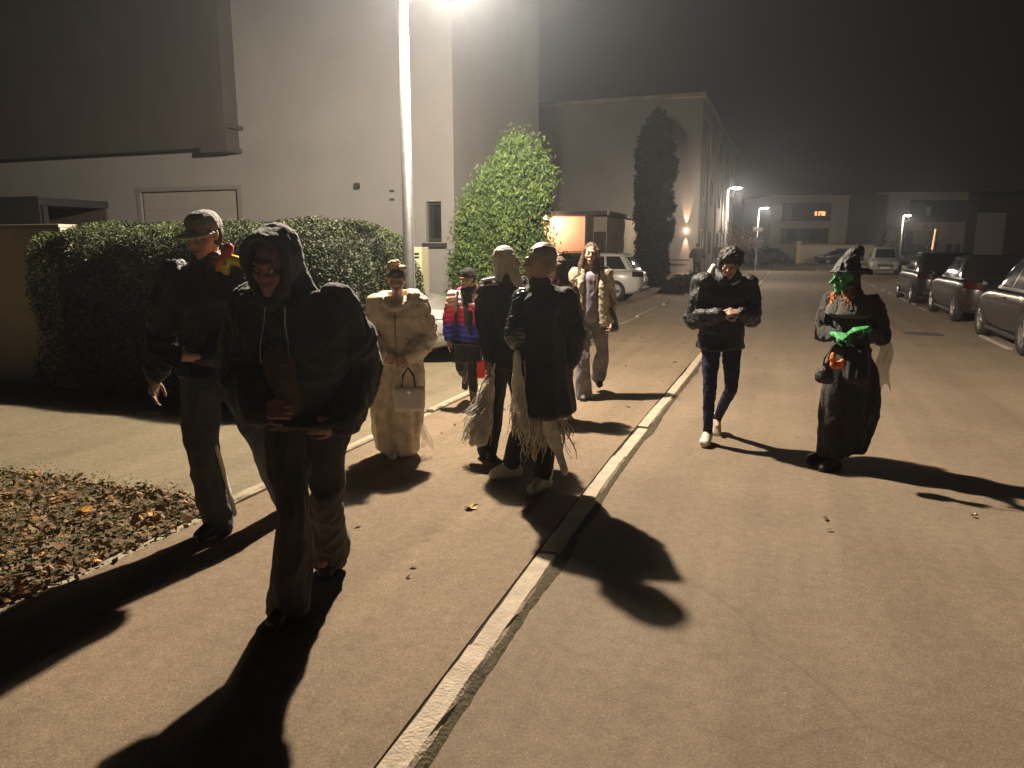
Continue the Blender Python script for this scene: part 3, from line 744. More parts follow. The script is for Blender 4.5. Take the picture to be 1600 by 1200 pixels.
c5 = car('hatch', 'small dark car side on before the low far wall', (31.3,72.2,0), R(90), P_grey)
c6 = car('hatch', 'dark car in shadow before the far block with the lit window', (26.5,78.5,0), R(90), P_black)

# ================================================================== PEOPLE
M_skin = mat('skin', (.42,.27,.20), .55, var=.06, vscale=12, spec=.35)
M_skin_red = mat('skin_painted', (.26,.13,.11), .6, var=.25, vscale=14)
M_pale = mat('pale_hair', (.50,.45,.36), .5, var=.2, vscale=8, stretch=(14,14,1.5), bump=.5, bscale=10)
M_eye = mat('eye_white', (.40,.37,.34), .15, spec=.6)
M_iris = mat('iris_dark', (.02,.014,.01), .1)
M_lip = mat('lip', (.30,.12,.10), .45)
M_green = mat('green_face_paint', (.035,.27,.075), .6, var=.25, vscale=25, bump=.3, bscale=50)
def cloth(name, col, r=.85, var=.12, **k):
    k.setdefault('bump', .5); k.setdefault('bscale', 60)
    return mat(name, col, r, spec=.25, var=var, vscale=9, **k)
M_blackcloth = cloth('black_cloth', (.024,.022,.021), sheen=.15)
M_blackcoat = cloth('black_wool', (.030,.029,.027), sheen=.25)
M_blacknylon = cloth('black_nylon', (.026,.026,.029), .5)
M_charcoal = cloth('charcoal_jersey', (.050,.046,.044), sheen=.2)
M_brownhood = cloth('brown_jersey', (.090,.055,.035))
M_beigepuff = cloth('beige_nylon', (.74,.63,.48), .6)
M_beigefur = cloth('beige_fleece', (.76,.65,.49), .95, .3, bscale=90)
M_cream = cloth('cream_cloth', (.62,.52,.36))
M_whitefur = cloth('tattered_white_cloth', (.74,.70,.62), .9, .25, bscale=110)
M_olive = cloth('olive_beige_twill', (.46,.40,.29))
M_jeans = cloth('grey_jeans', (.085,.080,.090), .85, .35)
M_navy = cloth('navy_jeans', (.018,.024,.060), .8, .3)
M_grey_sock = cloth('grey_sock', (.16,.15,.15))
M_shoe = mat('white_leather', (.62,.57,.48), .5, var=.08, vscale=20)
M_shoed = mat('dark_shoe', (.03,.028,.028), .5, spec=.5, var=.1)
M_sole = mat('rubber_sole', (.45,.42,.36), .7)
M_brownhair = mat('brown_hair', (.085,.050,.028), .5, var=.35, vscale=10, stretch=(16,16,2), bump=.6, bscale=9, spec=.4)
M_darkhair = mat('dark_hair', (.016,.012,.010), .6, var=.3, vscale=30, bump=.8, bscale=50)
M_blondhair = mat('ash_blond_hair', (.30,.235,.14), .5, var=.3, vscale=7, stretch=(3,14,14), bump=.6, bscale=9)
M_orangehair = mat('orange_hair', (.42,.17,.055), .5, var=.4, vscale=14, bump=.7, bscale=40)
M_knit = cloth('dark_knit', (.030,.027,.026), .95, .3, bscale=120)
M_capw = cloth('pale_cap_cotton', (.72,.68,.60))
M_capg = cloth('grey_cap_cotton', (.32,.31,.29))

def rz3(t): c, s = math.cos(t), math.sin(t); return Matrix(((c,-s,0),(s,c,0),(0,0,1)))
class Fig:
    """one person: joints in a world aligned frame, metres for a 1.75 m figure, scaled by the root"""
    def __init__(s, label, loc, H, yaw=0, head=(0,0,0), group=None, seed=1, **ov):
        s.seed = seed
        s.t = thing('person', label, 'person', (loc[0], loc[1], loc[2] if len(loc) > 2 else 0), 0, group)
        s.k = H/1.75; s.t.scale = (s.k,)*3
        s.B = rz3(yaw)
        base = dict(pel=(0,0,.95), chest=(0,0,1.29), nk=(0,.012,1.475), hd=(0,-.015,1.625),
            sA=(-.165,.01,1.415), sB=(.165,.01,1.415), eA=(-.235,.03,1.13), eB=(.235,.03,1.13),
            wA=(-.25,-.06,.89), wB=(.25,-.06,.89), hA=(-.09,0,.92), hB=(.09,0,.92),
            kA=(-.10,-.02,.49), kB=(.10,-.02,.49), aA=(-.10,.02,.09), aB=(.10,.02,.09))
        s.J = {k: s.B@Vector(v) for k, v in base.items()}
        s.fd = {'A': s.B@Vector((-.12,-1,0)), 'B': s.B@Vector((.12,-1,0))}
        s.hand = {'A': None, 'B': None}
        for k, v in ov.items():
            if k in ('fA','fB'): s.fd[k[1]] = Vector(v)
            elif k in ('handA','handB'): s.hand[k[-1]] = v
            else: s.J[k] = Vector(v)
        s.HM = rz3(head[0])@Matrix.Rotation(head[1], 3, 'X')@Matrix.Rotation(head[2], 3, 'Y')
    # ellipsoid in body frame orientation
    def E(s, c, r): return (Vector(c), r if hasattr(r,'__len__') else (r,)*3, s.B)
    def seg(s, a, ra, b, rb): return [E3(a, ra), E3(b, rb)]
    def HE(s, o, r):
        return (s.J['hd']+s.HM@Vector(o), r if hasattr(r,'__len__') else (r,)*3, s.HM)
    def hand_h(s, side):
        w = s.J['w'+side]; e = s.J['e'+side]; spec = s.hand[side] or {}
        d = Vector(spec.get('d', (w-e))).normalized()
        n = Vector(spec.get('n', s.B@Vector((1 if side == 'A' else -1, 0, 0)))); n = (n-d*n.dot(d)).normalized()
        th = Vector(spec.get('t', d.cross(n)*(1 if side == 'B' else -1)))
        th = (th-d*th.dot(d)-n*th.dot(n)); th = th.normalized() if th.length > 1e-3 else d.cross(n)
        cu = spec.get('curl', .35); w = w+d*.02; out = []
        P0 = lambda a,b: w+d*a+th*b
        out.append([E3(P0(.0,.018),.018), E3(P0(.0,-.018),.018), E3(P0(.085,.034),.013), E3(P0(.080,-.034),.012)])
        for i,(L_,b) in enumerate(((.072,.031),(.080,.010),(.074,-.011),(.058,-.031))):
            p = P0(.086-.003*i*i, b); a = cu*.5+.06*i
            dirn = d*math.cos(a)+n*math.sin(a)+th*(.10-.06*i)
            for q,fr in enumerate((.45,.32,.23)):
                p2 = p+dirn.normalized()*L_*fr
                out.append([E3(p,.0092-.0008*q), E3(p2,.0084-.0010*q)]); p = p2; a += cu
                dirn = d*math.cos(a)+n*math.sin(a)+th*(.05-.04*i)
        p = P0(.022,.026); q1 = p+(d*.55+th*.75+n*.35).normalized()*.040; q2 = q1+(d*.85+th*.25+n*.45).normalized()*.030; q3 = q2+(d*.9+n*.4).normalized()*.022
        out += [[E3(p,.015),E3(q1,.0112)],[E3(q1,.0108),E3(q2,.0098)],[E3(q2,.0095),E3(q3,.0078)]]
        return out
    def head_h(s, nose=0, chin=0):
        H_ = s.HE
        return [[H_((0,.018,.030),(.074,.092,.088))],
            [H_((0,.010,.02),(.070,.085,.07)), H_((0,-.035,-.045),(.052,.045,.04))],
            [H_((0,-.035,-.045),(.054,.045,.035)), H_((0,-.066-chin*.5,-.098-chin*.3),(.024,.019,.017))],
            [H_((-.034,-.078,.030),.011), H_((0,-.086,.028),.011), H_((.034,-.078,.030),.011)],
            [H_((0,-.086,.018),.008), H_((0,-.108-nose,-.022-nose*.25),(.013,.012,.010)), H_((0,-.082,-.03),.013)],
            [H_((-.018,-.088,-.026),.008), H_((.018,-.088,-.026),.008)],
            [H_((-.042,-.058,-.022),.022), H_((-.034,-.058,-.052),.018)], [H_((.042,-.058,-.022),.022), H_((.034,-.058,-.052),.018)],
            [H_((-.018,-.086,-.060),.007), H_((0,-.092,-.057),.008), H_((.018,-.086,-.060),.007)],
            [H_((-.014,-.086,-.071),.007), H_((0,-.090,-.073),.008), H_((.014,-.086,-.071),.007)],
            [H_((-.078,.012,.012),(.010,.018,.020)), H_((-.076,.004,-.018),(.008,.010,.012))],
            [H_((.078,.012,.012),(.010,.018,.020)), H_((.076,.004,-.018),(.008,.010,.012))]]
    def body(s, m=None, voxel=.0075, nose=0, chin=0, thin=.85, eyes=True, hands=True, lips=True):
        J = s.J; h = s.head_h(nose, chin); t = thin
        h += [[E3(J['nk']-Vector((0,0,.03)),.056), E3(J['hd']+s.HM@Vector((0,.02,-.06)),.050)],
              [s.E(J['chest'],(.15*t,.105*t,.12)), s.E(J['nk']-Vector((0,0,.06)),(.10*t,.07*t,.04)), s.E(J['sA'],.05), s.E(J['sB'],.05)],
              [s.E(J['chest'],(.15*t,.105*t,.1)), s.E((J['chest']+J['pel'])/2,(.13*t,.10*t,.08))],
              [s.E((J['chest']+J['pel'])/2,(.13*t,.10*t,.08)), s.E(J['pel'],(.155*t,.11*t,.09))]]
        for q in 'AB':
            h += [[E3(J['s'+q],.046),E3(J['e'+q],.036)], [E3(J['e'+q],.036),E3(J['w'+q],.024)],
                  [s.E(J['pel'],(.12*t,.10*t,.07)),E3(J['h'+q],.078)], [E3(J['h'+q],.075),E3(J['k'+q],.048)],
                  [E3(J['k'+q],.046),E3(J['k'+q]*.65+J['a'+q]*.35+s.B@Vector((0,.015,0)),.047),E3(J['a'+q],.032)],
                  [E3(J['a'+q],.032),E3(J['a'+q]+s.fd[q].normalized()*.12-Vector((0,0,.05)),.022)]]
            if hands: h += s.hand_h(q)
        s.bd = blob('body', h, voxel, m or M_skin, s.t, 2)
        if eyes:
            for sx in (-1,1):
                c = s.J['hd']+s.HM@Vector((sx*.031,-.0715,.004))
                mb = MB().lathe([(.001,-.0125),(.009,-.009),(.0125,0),(.009,.009),(.001,.0125)], 12)
                part('eye', mb, M_eye, s.t, True, loc=c)
                c2 = s.J['hd']+s.HM@Vector((sx*.031,-.0795,.004))
                part('pupil', MB().lathe([(.001,-.0055),(.0045,-.003),(.0055,0),(.0045,.003),(.001,.0055)], 10), M_iris, s.t, True, loc=c2)
        if lips:
            H_ = s.HE
            blob('lips', [[H_((-.021,-.0865,-.0625),.0055),H_((0,-.0955,-.0605),.0065),H_((.021,-.0865,-.0625),.0055)],[H_((-.012,-.090,-.072),.005),H_((0,-.094,-.0735),.0065),H_((.012,-.090,-.072),.005)]], .004, M_lip if m is None else m, s.t, 1)
        return s
    def coat(s, m, hem, e=.02, flare=.02, disp=None, name='jacket', voxel=.012, collar=True, sleeves=True, cuff=None, belly=0, sl=0, hood=False, armr=.052, extra=()):
        J = s.J; p = J['pel']; h = [
            [s.E(J['chest'],(.165+e,.115+e,.12)), s.E(J['sA']-Vector((0,0,.01)),.060+e), s.E(J['sB']-Vector((0,0,.01)),.060+e), s.E(J['nk']-Vector((0,0,.03)),(.075+e*.5,.07+e*.5,.03))],
            [s.E(J['chest'],(.165+e,.12+e,.12)), s.E((J['chest']+p)/2,(.15+e+belly*.4,.115+e+belly,.08))],
            [s.E((J['chest']+p)/2,(.15+e+belly*.4,.115+e+belly,.08)), s.E(p,(.16+e,.12+e+belly*.5,.08))],
            [s.E(p,(.16+e,.12+e+belly*.5,.08)), s.E((p.x,p.y,hem+.035),(.17+e+flare,.13+e+flare,.035))]]
        if collar: h += [[s.E(J['nk']-Vector((0,0,.035)),(.080+e*.4,.075+e*.4,.03)), s.E(J['nk']+Vector((0,0,.025)),(.076+e*.4,.070+e*.4,.025))]]
        dp = disp or folds(s.seed)
        if sleeves:
            for q in (sleeves if isinstance(sleeves, str) else 'AB'):
                g_ = [[E3(J['s'+q],.062+e+sl*.6),E3((J['s'+q]+J['e'+q])/2,armr+.008+e+sl),E3(J['e'+q],armr+e+sl)],
                      [E3(J['e'+q],armr+e+sl),E3(J['e'+q]*.35+J['w'+q]*.65,armr-.010+e*.8+sl),E3(J['w'+q],armr-.016+e*.5+sl*.2)]]
                blob('sleeve', g_, voxel*.9, m, s.t, 3, lambda P, q=q: dp(P)+folds(s.seed+(31 if q == 'A' else 47), .009, 16, .8, .004)(P))
                blob('cuff', [[E3(J['e'+q].lerp(J['w'+q],.90),armr-.010+e*.4),E3(J['e'+q].lerp(J['w'+q],.97),armr-.012+e*.4)]], voxel*.8, m, s.t, 1)
        h += [list(q) for q in extra]
        return blob(name, h, voxel, m, s.t, 3, dp)
    def trousers(s, m, rk=.070, ra=.062, e=.0, disp=None, hem=.05, voxel=.012, name='trousers', rt=.098):
        J = s.J; h = []
        for q in 'AB':
            a = J['a'+q]; k = J['k'+q]; low = a+Vector((0,0,hem-.09+.02))
            h += [[s.E(J['pel'],(.14+e,.115+e,.09)),E3(J['h'+q],rt+e)], [E3(J['h'+q]-Vector((0,0,.02)),rt+e),E3(k,rk+e)], [E3(k,rk+e),E3(k*.5+a*.5,(rk+ra)/2+e),E3(low,ra+e)]]
        return blob(name, h, voxel, m, s.t, 3, disp or folds(s.seed+9, .009, 11, .5))
    def shoes(s, m, sole=None, big=0, voxel=.008, tilt={'A':0,'B':0}):
        for q in 'AB':
            a = s.J['a'+q]; f = s.fd[q].copy(); f.z = 0; f.normalize(); r = Vector((-f.y,f.x,0)); up = Vector((0,0,1))
            tl = tilt.get(q,0)
            f = f*math.cos(tl)-up*math.sin(tl); u2 = r.cross(f)*-1
            if u2.z < 0: u2 = -u2
            b = a-u2*.055
            o = blob('shoe', [[E3(a-f*.02+u2*.0,.042+big),E3(b-f*.055,.034+big),E3(b+f*.02,.036+big)],
                [E3(a+f*.02-u2*.01,.038+big),E3(b-f*.05,.032+big),E3(b+f*.14+r*.014,.026+big),E3(b+f*.13-r*.020,.026+big)]], voxel, m, s.t, 2)
            if sole is not None:
                c = b-u2*.020; mb = MB(); n_ = 18; prof = []
                for i in range(n_):
                    t = 2*math.pi*i/n_; l = .118*math.cos(t)+.042; wv = (.043 if math.cos(t) > 0 else .036)*math.sin(t)
                    prof.append((l+big*math.cos(t)*1.5, wv*(1+big*8)))
                vs = [tuple(c+f*l+r*x-u2*.014) for l,x in prof]+[tuple(c+f*l+r*x+u2*.006) for l,x in prof]
                mb.add(vs, [tuple(range(n_)), tuple(range(n_,2*n_))[::-1]]+[(i,(i+1)%n_,n_+(i+1)%n_,n_+i) for i in range(n_)])
                part('sole', mb, sole, o)
        return s
    def hair(s, m, style='short', disp=None, e=0, name='hair', extra=()):
        H_ = s.HE
        h = [[H_((0,.030,.048),(.082+e,.092+e,.082+e)), H_((0,.052,-.02),(.076+e,.058+e,.06+e))]]
        if style in ('long','mid'):
            L_ = .36 if style == 'long' else .18; J = s.J
            for sx in (-1,1):
                h += [[H_((sx*.066,-.012,.045),.030), H_((sx*.080,-.005,-.06),(.032,.045,.05))],
                      [H_((sx*.080,-.005,-.06),(.032,.045,.05)), H_((sx*.098,-.045,-.06-L_*.45),(.042,.046,.05))],
                      [H_((sx*.098,-.045,-.06-L_*.45),(.042,.046,.05)), H_((sx*.105,-.075,-.06-L_),(.030,.028,.04))]]
            h += [[H_((0,.06,-.02),(.085,.05,.06)), H_((0,.085,-.06-L_*.7),(.09,.045,.05))]]
        h += [list(q) for q in extra]
        return blob(name, h, .008, m, s.t, 2, disp or rough(s.seed+3, .004, 40))

def ribbons(name, anchors, m, parent, w=.012, seed=1, curl=.03, kind='stuff'):
    """thin hanging strips: anchors = list of (top, bottom)"""
    rs = random.Random(seed); mb = MB()
    for a, b in anchors:
        a = Vector(a); b = Vector(b); n = 7; vs = []; ph = rs.uniform(0,6); ww = w*rs.uniform(.6,1.3); ang = rs.uniform(0,3.1)
        for i in range(n+1):
            t = i/n; p = a.lerp(b, t)+Vector((math.sin(ph+t*5)*curl*t, math.cos(ph*1.3+t*4)*curl*t, 0))
            s_ = Vector((math.cos(ang+t*1.2), math.sin(ang+t*1.2), 0))*ww*(1-.6*t*t)
            th = Vector((-s_.y, s_.x, 0)).normalized()*.002
            vs += [p-s_, p+th, p+s_, p-th]
        fs = []
        for i in range(n):
            for j in range(4): fs.append((i*4+j, i*4+(j+1)%4, (i+1)*4+(j+1)%4, (i+1)*4+j))
        mb.add(vs, fs)
    return part(name, mb, m, parent, True, kind=kind)

# ---- 1 hooded walker, nearest ------------------------------------------------
f = Fig('nearest walker in black hooded coat and flared dark trousers, leaning forward', (-.93,3.22), 1.74, yaw=-.15, head=(-.25,.30,.08), seed=31,
    pel=(.0,.06,.96), chest=(.03,.0,1.27), nk=(-.02,-.05,1.445), hd=(-.055,-.12,1.585),
    sA=(-.17,-.02,1.385), sB=(.165,.03,1.37), eA=(-.265,.02,1.12), wA=(-.13,-.19,.99), eB=(.225,.12,1.11), wB=(.19,-.06,.90),
    hA=(-.09,.06,.92), hB=(.10,.06,.92), kA=(-.045,-.10,.50), aA=(-.075,-.10,.09), kB=(.06,.10,.50), aB=(.0,.36,.15), fA=(-.25,-1,0), fB=(-.1,-1,0),
    handA={'d':(.8,-.5,.1),'n':(0,1,-.3),'curl':.6}, handB={'d':(-.8,-.5,0),'n':(0,1,0),'curl':.7})
f.body(M_skin_red, .007, chin=.01)
f.trousers(M_charcoal, .070, .096, .004, hem=.03, disp=folds(40,.014,9,.5))
f.shoes(M_shoed, M_blackcloth, tilt={'B':.6})
f.coat(M_blackcoat, .86, .045, .05, disp=folds(41,.018,7,.8,.006), name='coat', sl=.022, belly=.02, collar=False, extra=([E3((.16,.05,1.34),.06), E3((.18,.10,1.08),.07), E3((.05,.08,.98),.10), E3((.17,.06,.93),.06)],[E3((-.16,.02,1.36),.06), E3((-.20,.03,1.08),.07), E3((-.06,.06,.98),.10)]))
J = f.J; H_ = f.HE
# open hood: shell round the head, face side left open
hood = [[H_((0,.055,.06),(.105,.085,.10)), H_((0,.07,-.06),(.105,.07,.08))], [H_((0,.07,-.06),(.105,.07,.08)), E3(J['nk']+Vector((0,.06,-.05)),(.16,.10,.05))]]
for a in range(-7, 8):
    t = a/7*2.35; t2 = (a+1)/7*2.35
    if a == 7: break
    P1 = (.100*math.sin(t), -.062-.01*math.cos(t), .022+.118*math.cos(t)); P2 = (.100*math.sin(t2), -.062-.01*math.cos(t2), .022+.118*math.cos(t2))
    Q1 = (.100*math.sin(t), .05, .03+.115*math.cos(t)); Q2 = (.100*math.sin(t2), .05, .03+.115*math.cos(t2))
    hood.append([H_(P1,.015), H_(P2,.015), H_(Q1,.015), H_(Q2,.015)])
hood.append([H_((-.075,-.055,-.07),.02), H_((0,-.075,-.155),.026), H_((0,.0,-.17),.05)]); hood.append([H_((.075,-.055,-.07),.02), H_((0,-.075,-.155),.026), H_((0,.0,-.17),.05)])
blob('hood', hood, .008, M_blackcoat, f.t, 3, folds(43,.004,16,1,.002))
blob('hoodie', [[f.E(J['chest']+Vector((-.07,-.165,-.12)),(.075,.03,.13)), f.E(J['pel']+Vector((-.06,-.150,-.0)),(.10,.03,.10))]], .009, M_brownhood, f.t, 3, folds(44,.006,20))
ribbons('drawstring', [(J['nk']+Vector((-.05,-.16,-.03)), J['nk']+Vector((-.07,-.20,-.26))), (J['nk']+Vector((.03,-.16,-.03)), J['nk']+Vector((.04,-.20,-.22)))], M_pale, f.t, .004, 3, .01, None)

# ---- 2 walker with cap -------------------------------------------------------
f = Fig('walker in grey peaked cap at far left, striding behind the hooded one', (-1.725,4.25), 1.84, yaw=-.1, head=(-.35,.30,0), seed=51,
    sA=(-.17,0,1.40), sB=(.16,.02,1.40), eA=(-.285,.05,1.12), wA=(-.31,-.03,.88), eB=(.20,.02,1.09), wB=(.05,-.24,1.00),
    hA=(-.08,0,.92), hB=(.09,0,.92), kA=(-.045,-.14,.50), aA=(.015,-.14,.09), kB=(.23,.02,.52), aB=(.30,.20,.11), fA=(-.45,-1,0), fB=(.2,-1,0),
    handB={'d':(-1,-.5,.15),'n':(0,.6,1),'curl':.75}, handA={'curl':.4})
f.body(None, .0075)
f.trousers(cloth('grey_blue_jersey', (.085,.087,.100), sheen=.2), .078, .075, .012, hem=.04)
f.shoes(M_shoed, M_sole, tilt={'B':.2})
f.coat(M_blacknylon, .84, .025, .015, disp=folds(52,.013,10,.7,.005), sl=.012)
f.hair(M_darkhair, 'short')
blob('jacket_collar', [[E3(f.J['nk']+Vector((0,.02,-.02)),(.095,.085,.04)), E3(f.J['nk']+Vector((0,.02,.05)),(.085,.08,.03))]], .010, M_blacknylon, f.t, 2, folds(53,.006,20))
H_ = f.HE
cp_ = blob('cap', [[H_((0,.020,.070),(.090,.104,.062)), H_((0,.028,.035),(.089,.102,.03))]], .007, M_capg, f.t, 2)
b = MB(); vs = []
for i in range(13):
    t = math.pi*i/12; 
    for r_, dz in ((.080,.048),(.118,.052),(.150,.040)):
        vs.append(tuple(f.J['hd']+f.HM@Vector((.95*r_*math.cos(t)*(.98 if r_ < .1 else .72), -.015-r_*math.sin(t)*1.05, dz-.018*abs(math.cos(t))))))
n3 = len(vs); vs += [(x,y,z-.007) for x,y,z in vs]
fs = []
for i in range(12):
    for j in range(2): fs += [(i*3+j,(i+1)*3+j,(i+1)*3+j+1,i*3+j+1), (n3+i*3+j,n3+i*3+j+1,n3+(i+1)*3+j+1,n3+(i+1)*3+j)]
    fs += [(i*3+2,(i+1)*3+2,n3+(i+1)*3+2,n3+i*3+2)]
b.add(vs, fs); part('cap_peak', b, M_capw, cp_, True)
J = f.J
st = MB(); pts = [J['hA']+Vector((.095,-.02,-.1)), J['kA']+Vector((.085,-.01,.0)), J['kA'].lerp(J['aA'],.5)+Vector((.092,0,0)), J['aA']+Vector((.095,0,.03))]
blob('side_stripe', [[E3(pts[i],(.010,.022,.02)), E3(pts[i+1],(.010,.022,.02))] for i in range(1,3)], .007, M_capw, f.t, 1)
k = f.k
gl = thing('toy_garland', 'yellow toy ring with red and orange knot on the capped walker shoulder', 'toy', (-1.745+.155*k,4.25-.03,1.475*k), 0)
gl.rotation_euler = (.2,.5,.2); gl.scale = (1.35,)*3
mb = MB()
for i in range(17):
    pass
ring = []
for i in range(19):
    t = 2*math.pi*i/18; ring.append((.052*math.cos(t)+.03, -.02, .034*math.sin(t)))
part('ring', MB().tube(ring, .020, 10, False), mat('yellow_plastic', (.80,.68,.03), .35, spec=.6), gl, True)
part('knot', MB().lathe([(.001,-.03),(.022,-.02),(.026,0),(.018,.025),(.001,.032)], 12, c=(-.03,-.02,.055)), mat('red_plastic', (.55,.05,.03), .4), gl, True)
part('band', MB().tube([(-.03,-.02,.03),(-.035,-.03,-.01),(-.03,-.03,-.04)], [.016,.014,.010], 10), mat('orange_plastic', (.75,.25,.06), .4), gl, True)
ph = thing('phone', 'small shiny phone held at the waist by the capped walker', 'phone', (-1.745-.045*k,4.25-.335*k,1.015*k), .4)
part('case', MB().box(-.036,.036,-.005,.005,-.05,.075), mat('phone_black', (.02,.02,.022), .1, spec=.8), ph, bevel=.004); part('lens', MB().lathe([(.001,.0055),(.008,.0052),(.008,0)], 12, c=(.02,-.006,.055)), M_chrome, ph)
ph.rotation_euler = (-.6,.5,.4)

# ---- 3 beige puffer ----------------------------------------------------------
f = Fig('person in cropped beige puffer jacket and long cream fleece robe, hair pinned up', (-.885,5.76), 1.50, yaw=.05, head=(.1,.12,0), seed=61,
    sA=(-.175,0,1.40), sB=(.175,0,1.40), eA=(-.235,.03,1.12), wA=(-.13,-.20,.98), eB=(.242,.02,1.10), wB=(.14,-.20,.96),
    kA=(-.07,-.06,.49), aA=(-.05,-.06,.09), kB=(.07,.02,.49), aB=(.07,.08,.09),
    handA={'d':(.9,-.2,-.2),'n':(0,1,0),'curl':.5}, handB={'d':(-.9,-.2,-.3),'n':(0,1,0),'curl':.6})
f.body(None, .0085)
B_ = f.E
blob('robe', [[B_((0,0,1.0),(.19,.14,.06)), B_((-.01,0,.72),(.245,.18,.08)), B_((-.10,.02,.72),(.18,.14,.10))], [B_((-.01,0,.72),(.245,.18,.08)), B_((-.02,0,.40),(.24,.18,.08))],
     [B_((-.02,0,.40),(.24,.18,.08)), B_((-.03,0,.07),(.205,.17,.05))], [B_((-.19,.0,.66),(.09,.08,.09)), B_((-.10,0,.50),(.08,.08,.06))]], .013, M_beigefur, f.t, 2,
     lambda P: rough(62,.006,42)(P)+ndisp(P*np.array([1,1,.12]),26,63)*.026)
f.shoes(M_shoe, M_sole)
f.coat(M_beigepuff, .86, .036, .015, disp=lambda P: puff(64,.095,.007)(P)+ndisp(P,11,65)*.014+ndisp(P,30,69,.6)*.006, sl=.026, collar=False)
blob('jacket_hem', [[f.E((0,0,.875),(.185,.145,.022))]], .010, M_beigefur, f.t, 2, rough(70,.004,40))
part('zip', MB().tube([(0,-.175,1.34),(0,-.185,1.18),(0,-.180,1.0),(0,-.172,.90)], .006, 6), M_metal, f.t, True)
J = f.J
blob('collar', [[E3(J['nk']+Vector((-.15,-.05,-.02)),(.075,.06,.042)), E3(J['nk']+Vector((-.14,.06,.0)),(.06,.06,.05))],
    [E3(J['nk']+Vector((.15,-.05,-.0)),(.065,.055,.06)), E3(J['nk']+Vector((.14,.06,.01)),(.06,.06,.06))],
    [E3(J['nk']+Vector((-.14,.08,.0)),(.06,.05,.05)), E3(J['nk']+Vector((.14,.08,.01)),(.06,.05,.06))],
    [E3(J['nk']+Vector((-.13,-.08,-.04)),(.05,.04,.035)), E3(J['nk']+Vector((0,-.13,-.10)),(.05,.03,.03))], [E3(J['nk']+Vector((.13,-.08,-.03)),(.05,.04,.035)), E3(J['nk']+Vector((0,-.13,-.10)),(.05,.03,.03))]],
    .010, M_beigepuff, f.t, 3, folds(66,.010,18))
f.hair(M_brownhair, 'short', e=.006)
H_ = f.HE
blob('hair_wrap', [[H_((-.03,.01,.155),(.055,.05,.022)), H_((-.01,.0,.165),(.05,.04,.02))], [H_((-.065,.0,.105),(.025,.04,.045))], [H_((.055,-.01,.115),(.045,.045,.028))], [H_((-.005,.02,.12),(.06,.06,.03))]], .008, M_cream, f.t, 2, folds(67,.007,30))
TUL = mat('tulle', (.80,.78,.72), .5, alpha=.34)
b = MB().grid(lambda u,v: (.17+.13*u*v+.02*math.sin(v*9), .02-.10*u+.03*math.sin(u*12+v*4), .62-.52*v-.03*math.sin(u*9)), 14, 12)
part('tulle_veil', b, TUL, f.t, True)
b = MB().grid(lambda u,v: (.18+.07*u*v+.02*math.sin(v*7+1), -.08-.05*u+.02*math.sin(u*10+v*6), .60-.42*v), 10, 12)
part('tulle_veil', b, TUL, f.t, True)
hb_ = thing('handbag', 'white handbag hanging in front of the person in beige', 'handbag', (-.775,5.50,.455), .1)
blob('bag_body', [[E3((-.085,0,.0),(.03,.045,.03)),E3((.085,0,.0),(.03,.045,.03)),E3((-.095,0,.13),(.025,.035,.03)),E3((.095,0,.13),(.025,.035,.03))]], .008, mat('white_bag_leather', (.72,.70,.64), .45, bump=.2, bscale=30), hb_, 2, folds(68,.004,20))
for sx in (-.02,.02):
    part('handle', MB().tube([(-.055,sx,.155),(-.045,sx,.24),(-.005,sx*.5,.30),(.035,sx,.24),(.045,sx,.155)], .007, 8), mat('dark_strap', (.05,.04,.035), .6), hb_, True)
part('clasp', MB().lathe([(.001,-.05),(.012,-.05),(.012,-.045)], 12, 'x', (0,0,0)), M_chrome, hb_)
bpy.data.objects['clasp'].rotation_euler = (0,0,R(90)); bpy.data.objects['clasp'].location = (0,-.002,.12)

# ---- 4 child -----------------------------------------------------------------
f = Fig('child in white to pink to blue puffer jacket with dark beanie, looking aside', (-.445,7.50), 1.43, yaw=-.1, head=(-.75,.15,0), seed=71,
    sA=(-.165,0,1.40), sB=(.165,0,1.40), eA=(-.225,.02,1.13), wA=(-.235,-.06,.90), eB=(.24,.02,1.12), wB=(.215,-.06,.88),
    hA=(-.08,0,.92), hB=(.07,0,.92), kA=(-.11,.03,.53), aA=(-.07,.40,.34), kB=(.05,-.05,.49), aB=(.06,-.04,.09), fA=(0,-1,0), fB=(.1,-1,0), handB={'curl':.9})
f.body(None, .009)
M_kid = bpy.data.materials.new('ombre_puffer'); M_kid.use_nodes = True
nt = M_kid.node_tree; bs = nt.nodes['Principled BSDF']; bs.inputs['Roughness'].default_value = .42
tc = nt.nodes.new('ShaderNodeTexCoord'); sp = nt.nodes.new('ShaderNodeSeparateXYZ'); mr = nt.nodes.new('ShaderNodeMapRange'); cr = nt.nodes.new('ShaderNodeValToRGB')
mr.inputs[1].default_value = .78; mr.inputs[2].default_value = 1.48
nt.links.new(tc.outputs['Object'], sp.inputs[0]); nt.links.new(sp.outputs['Z'], mr.inputs[0]); nt.links.new(mr.outputs[0], cr.inputs[0]); nt.links.new(cr.outputs[0], bs.inputs['Base Color'])
e = cr.color_ramp.elements; e[0].position = .0; e[0].color = (.004,.004,.02,1); e[1].position = 1; e[1].color = (.80,.62,.56,1)
for p_, c_ in ((.14,(.008,.01,.06)),(.22,(.03,.06,.62)),(.38,(.05,.06,.55)),(.46,(.42,.04,.32)),(.54,(.80,.04,.09)),(.70,(.80,.06,.12)),(.80,(.80,.45,.42))):
    q = e.new(p_); q.color = (*c_,1)
f.trousers(M_blackcloth, .062, .050, .008, hem=.24)
blob('skirt', [[f.E((0,0,.95),(.16,.13,.05)), f.E((0,0,.62),(.18,.15,.04))]], .013, M_blackcloth, f.t, 2, folds(72,.010,12,.3))
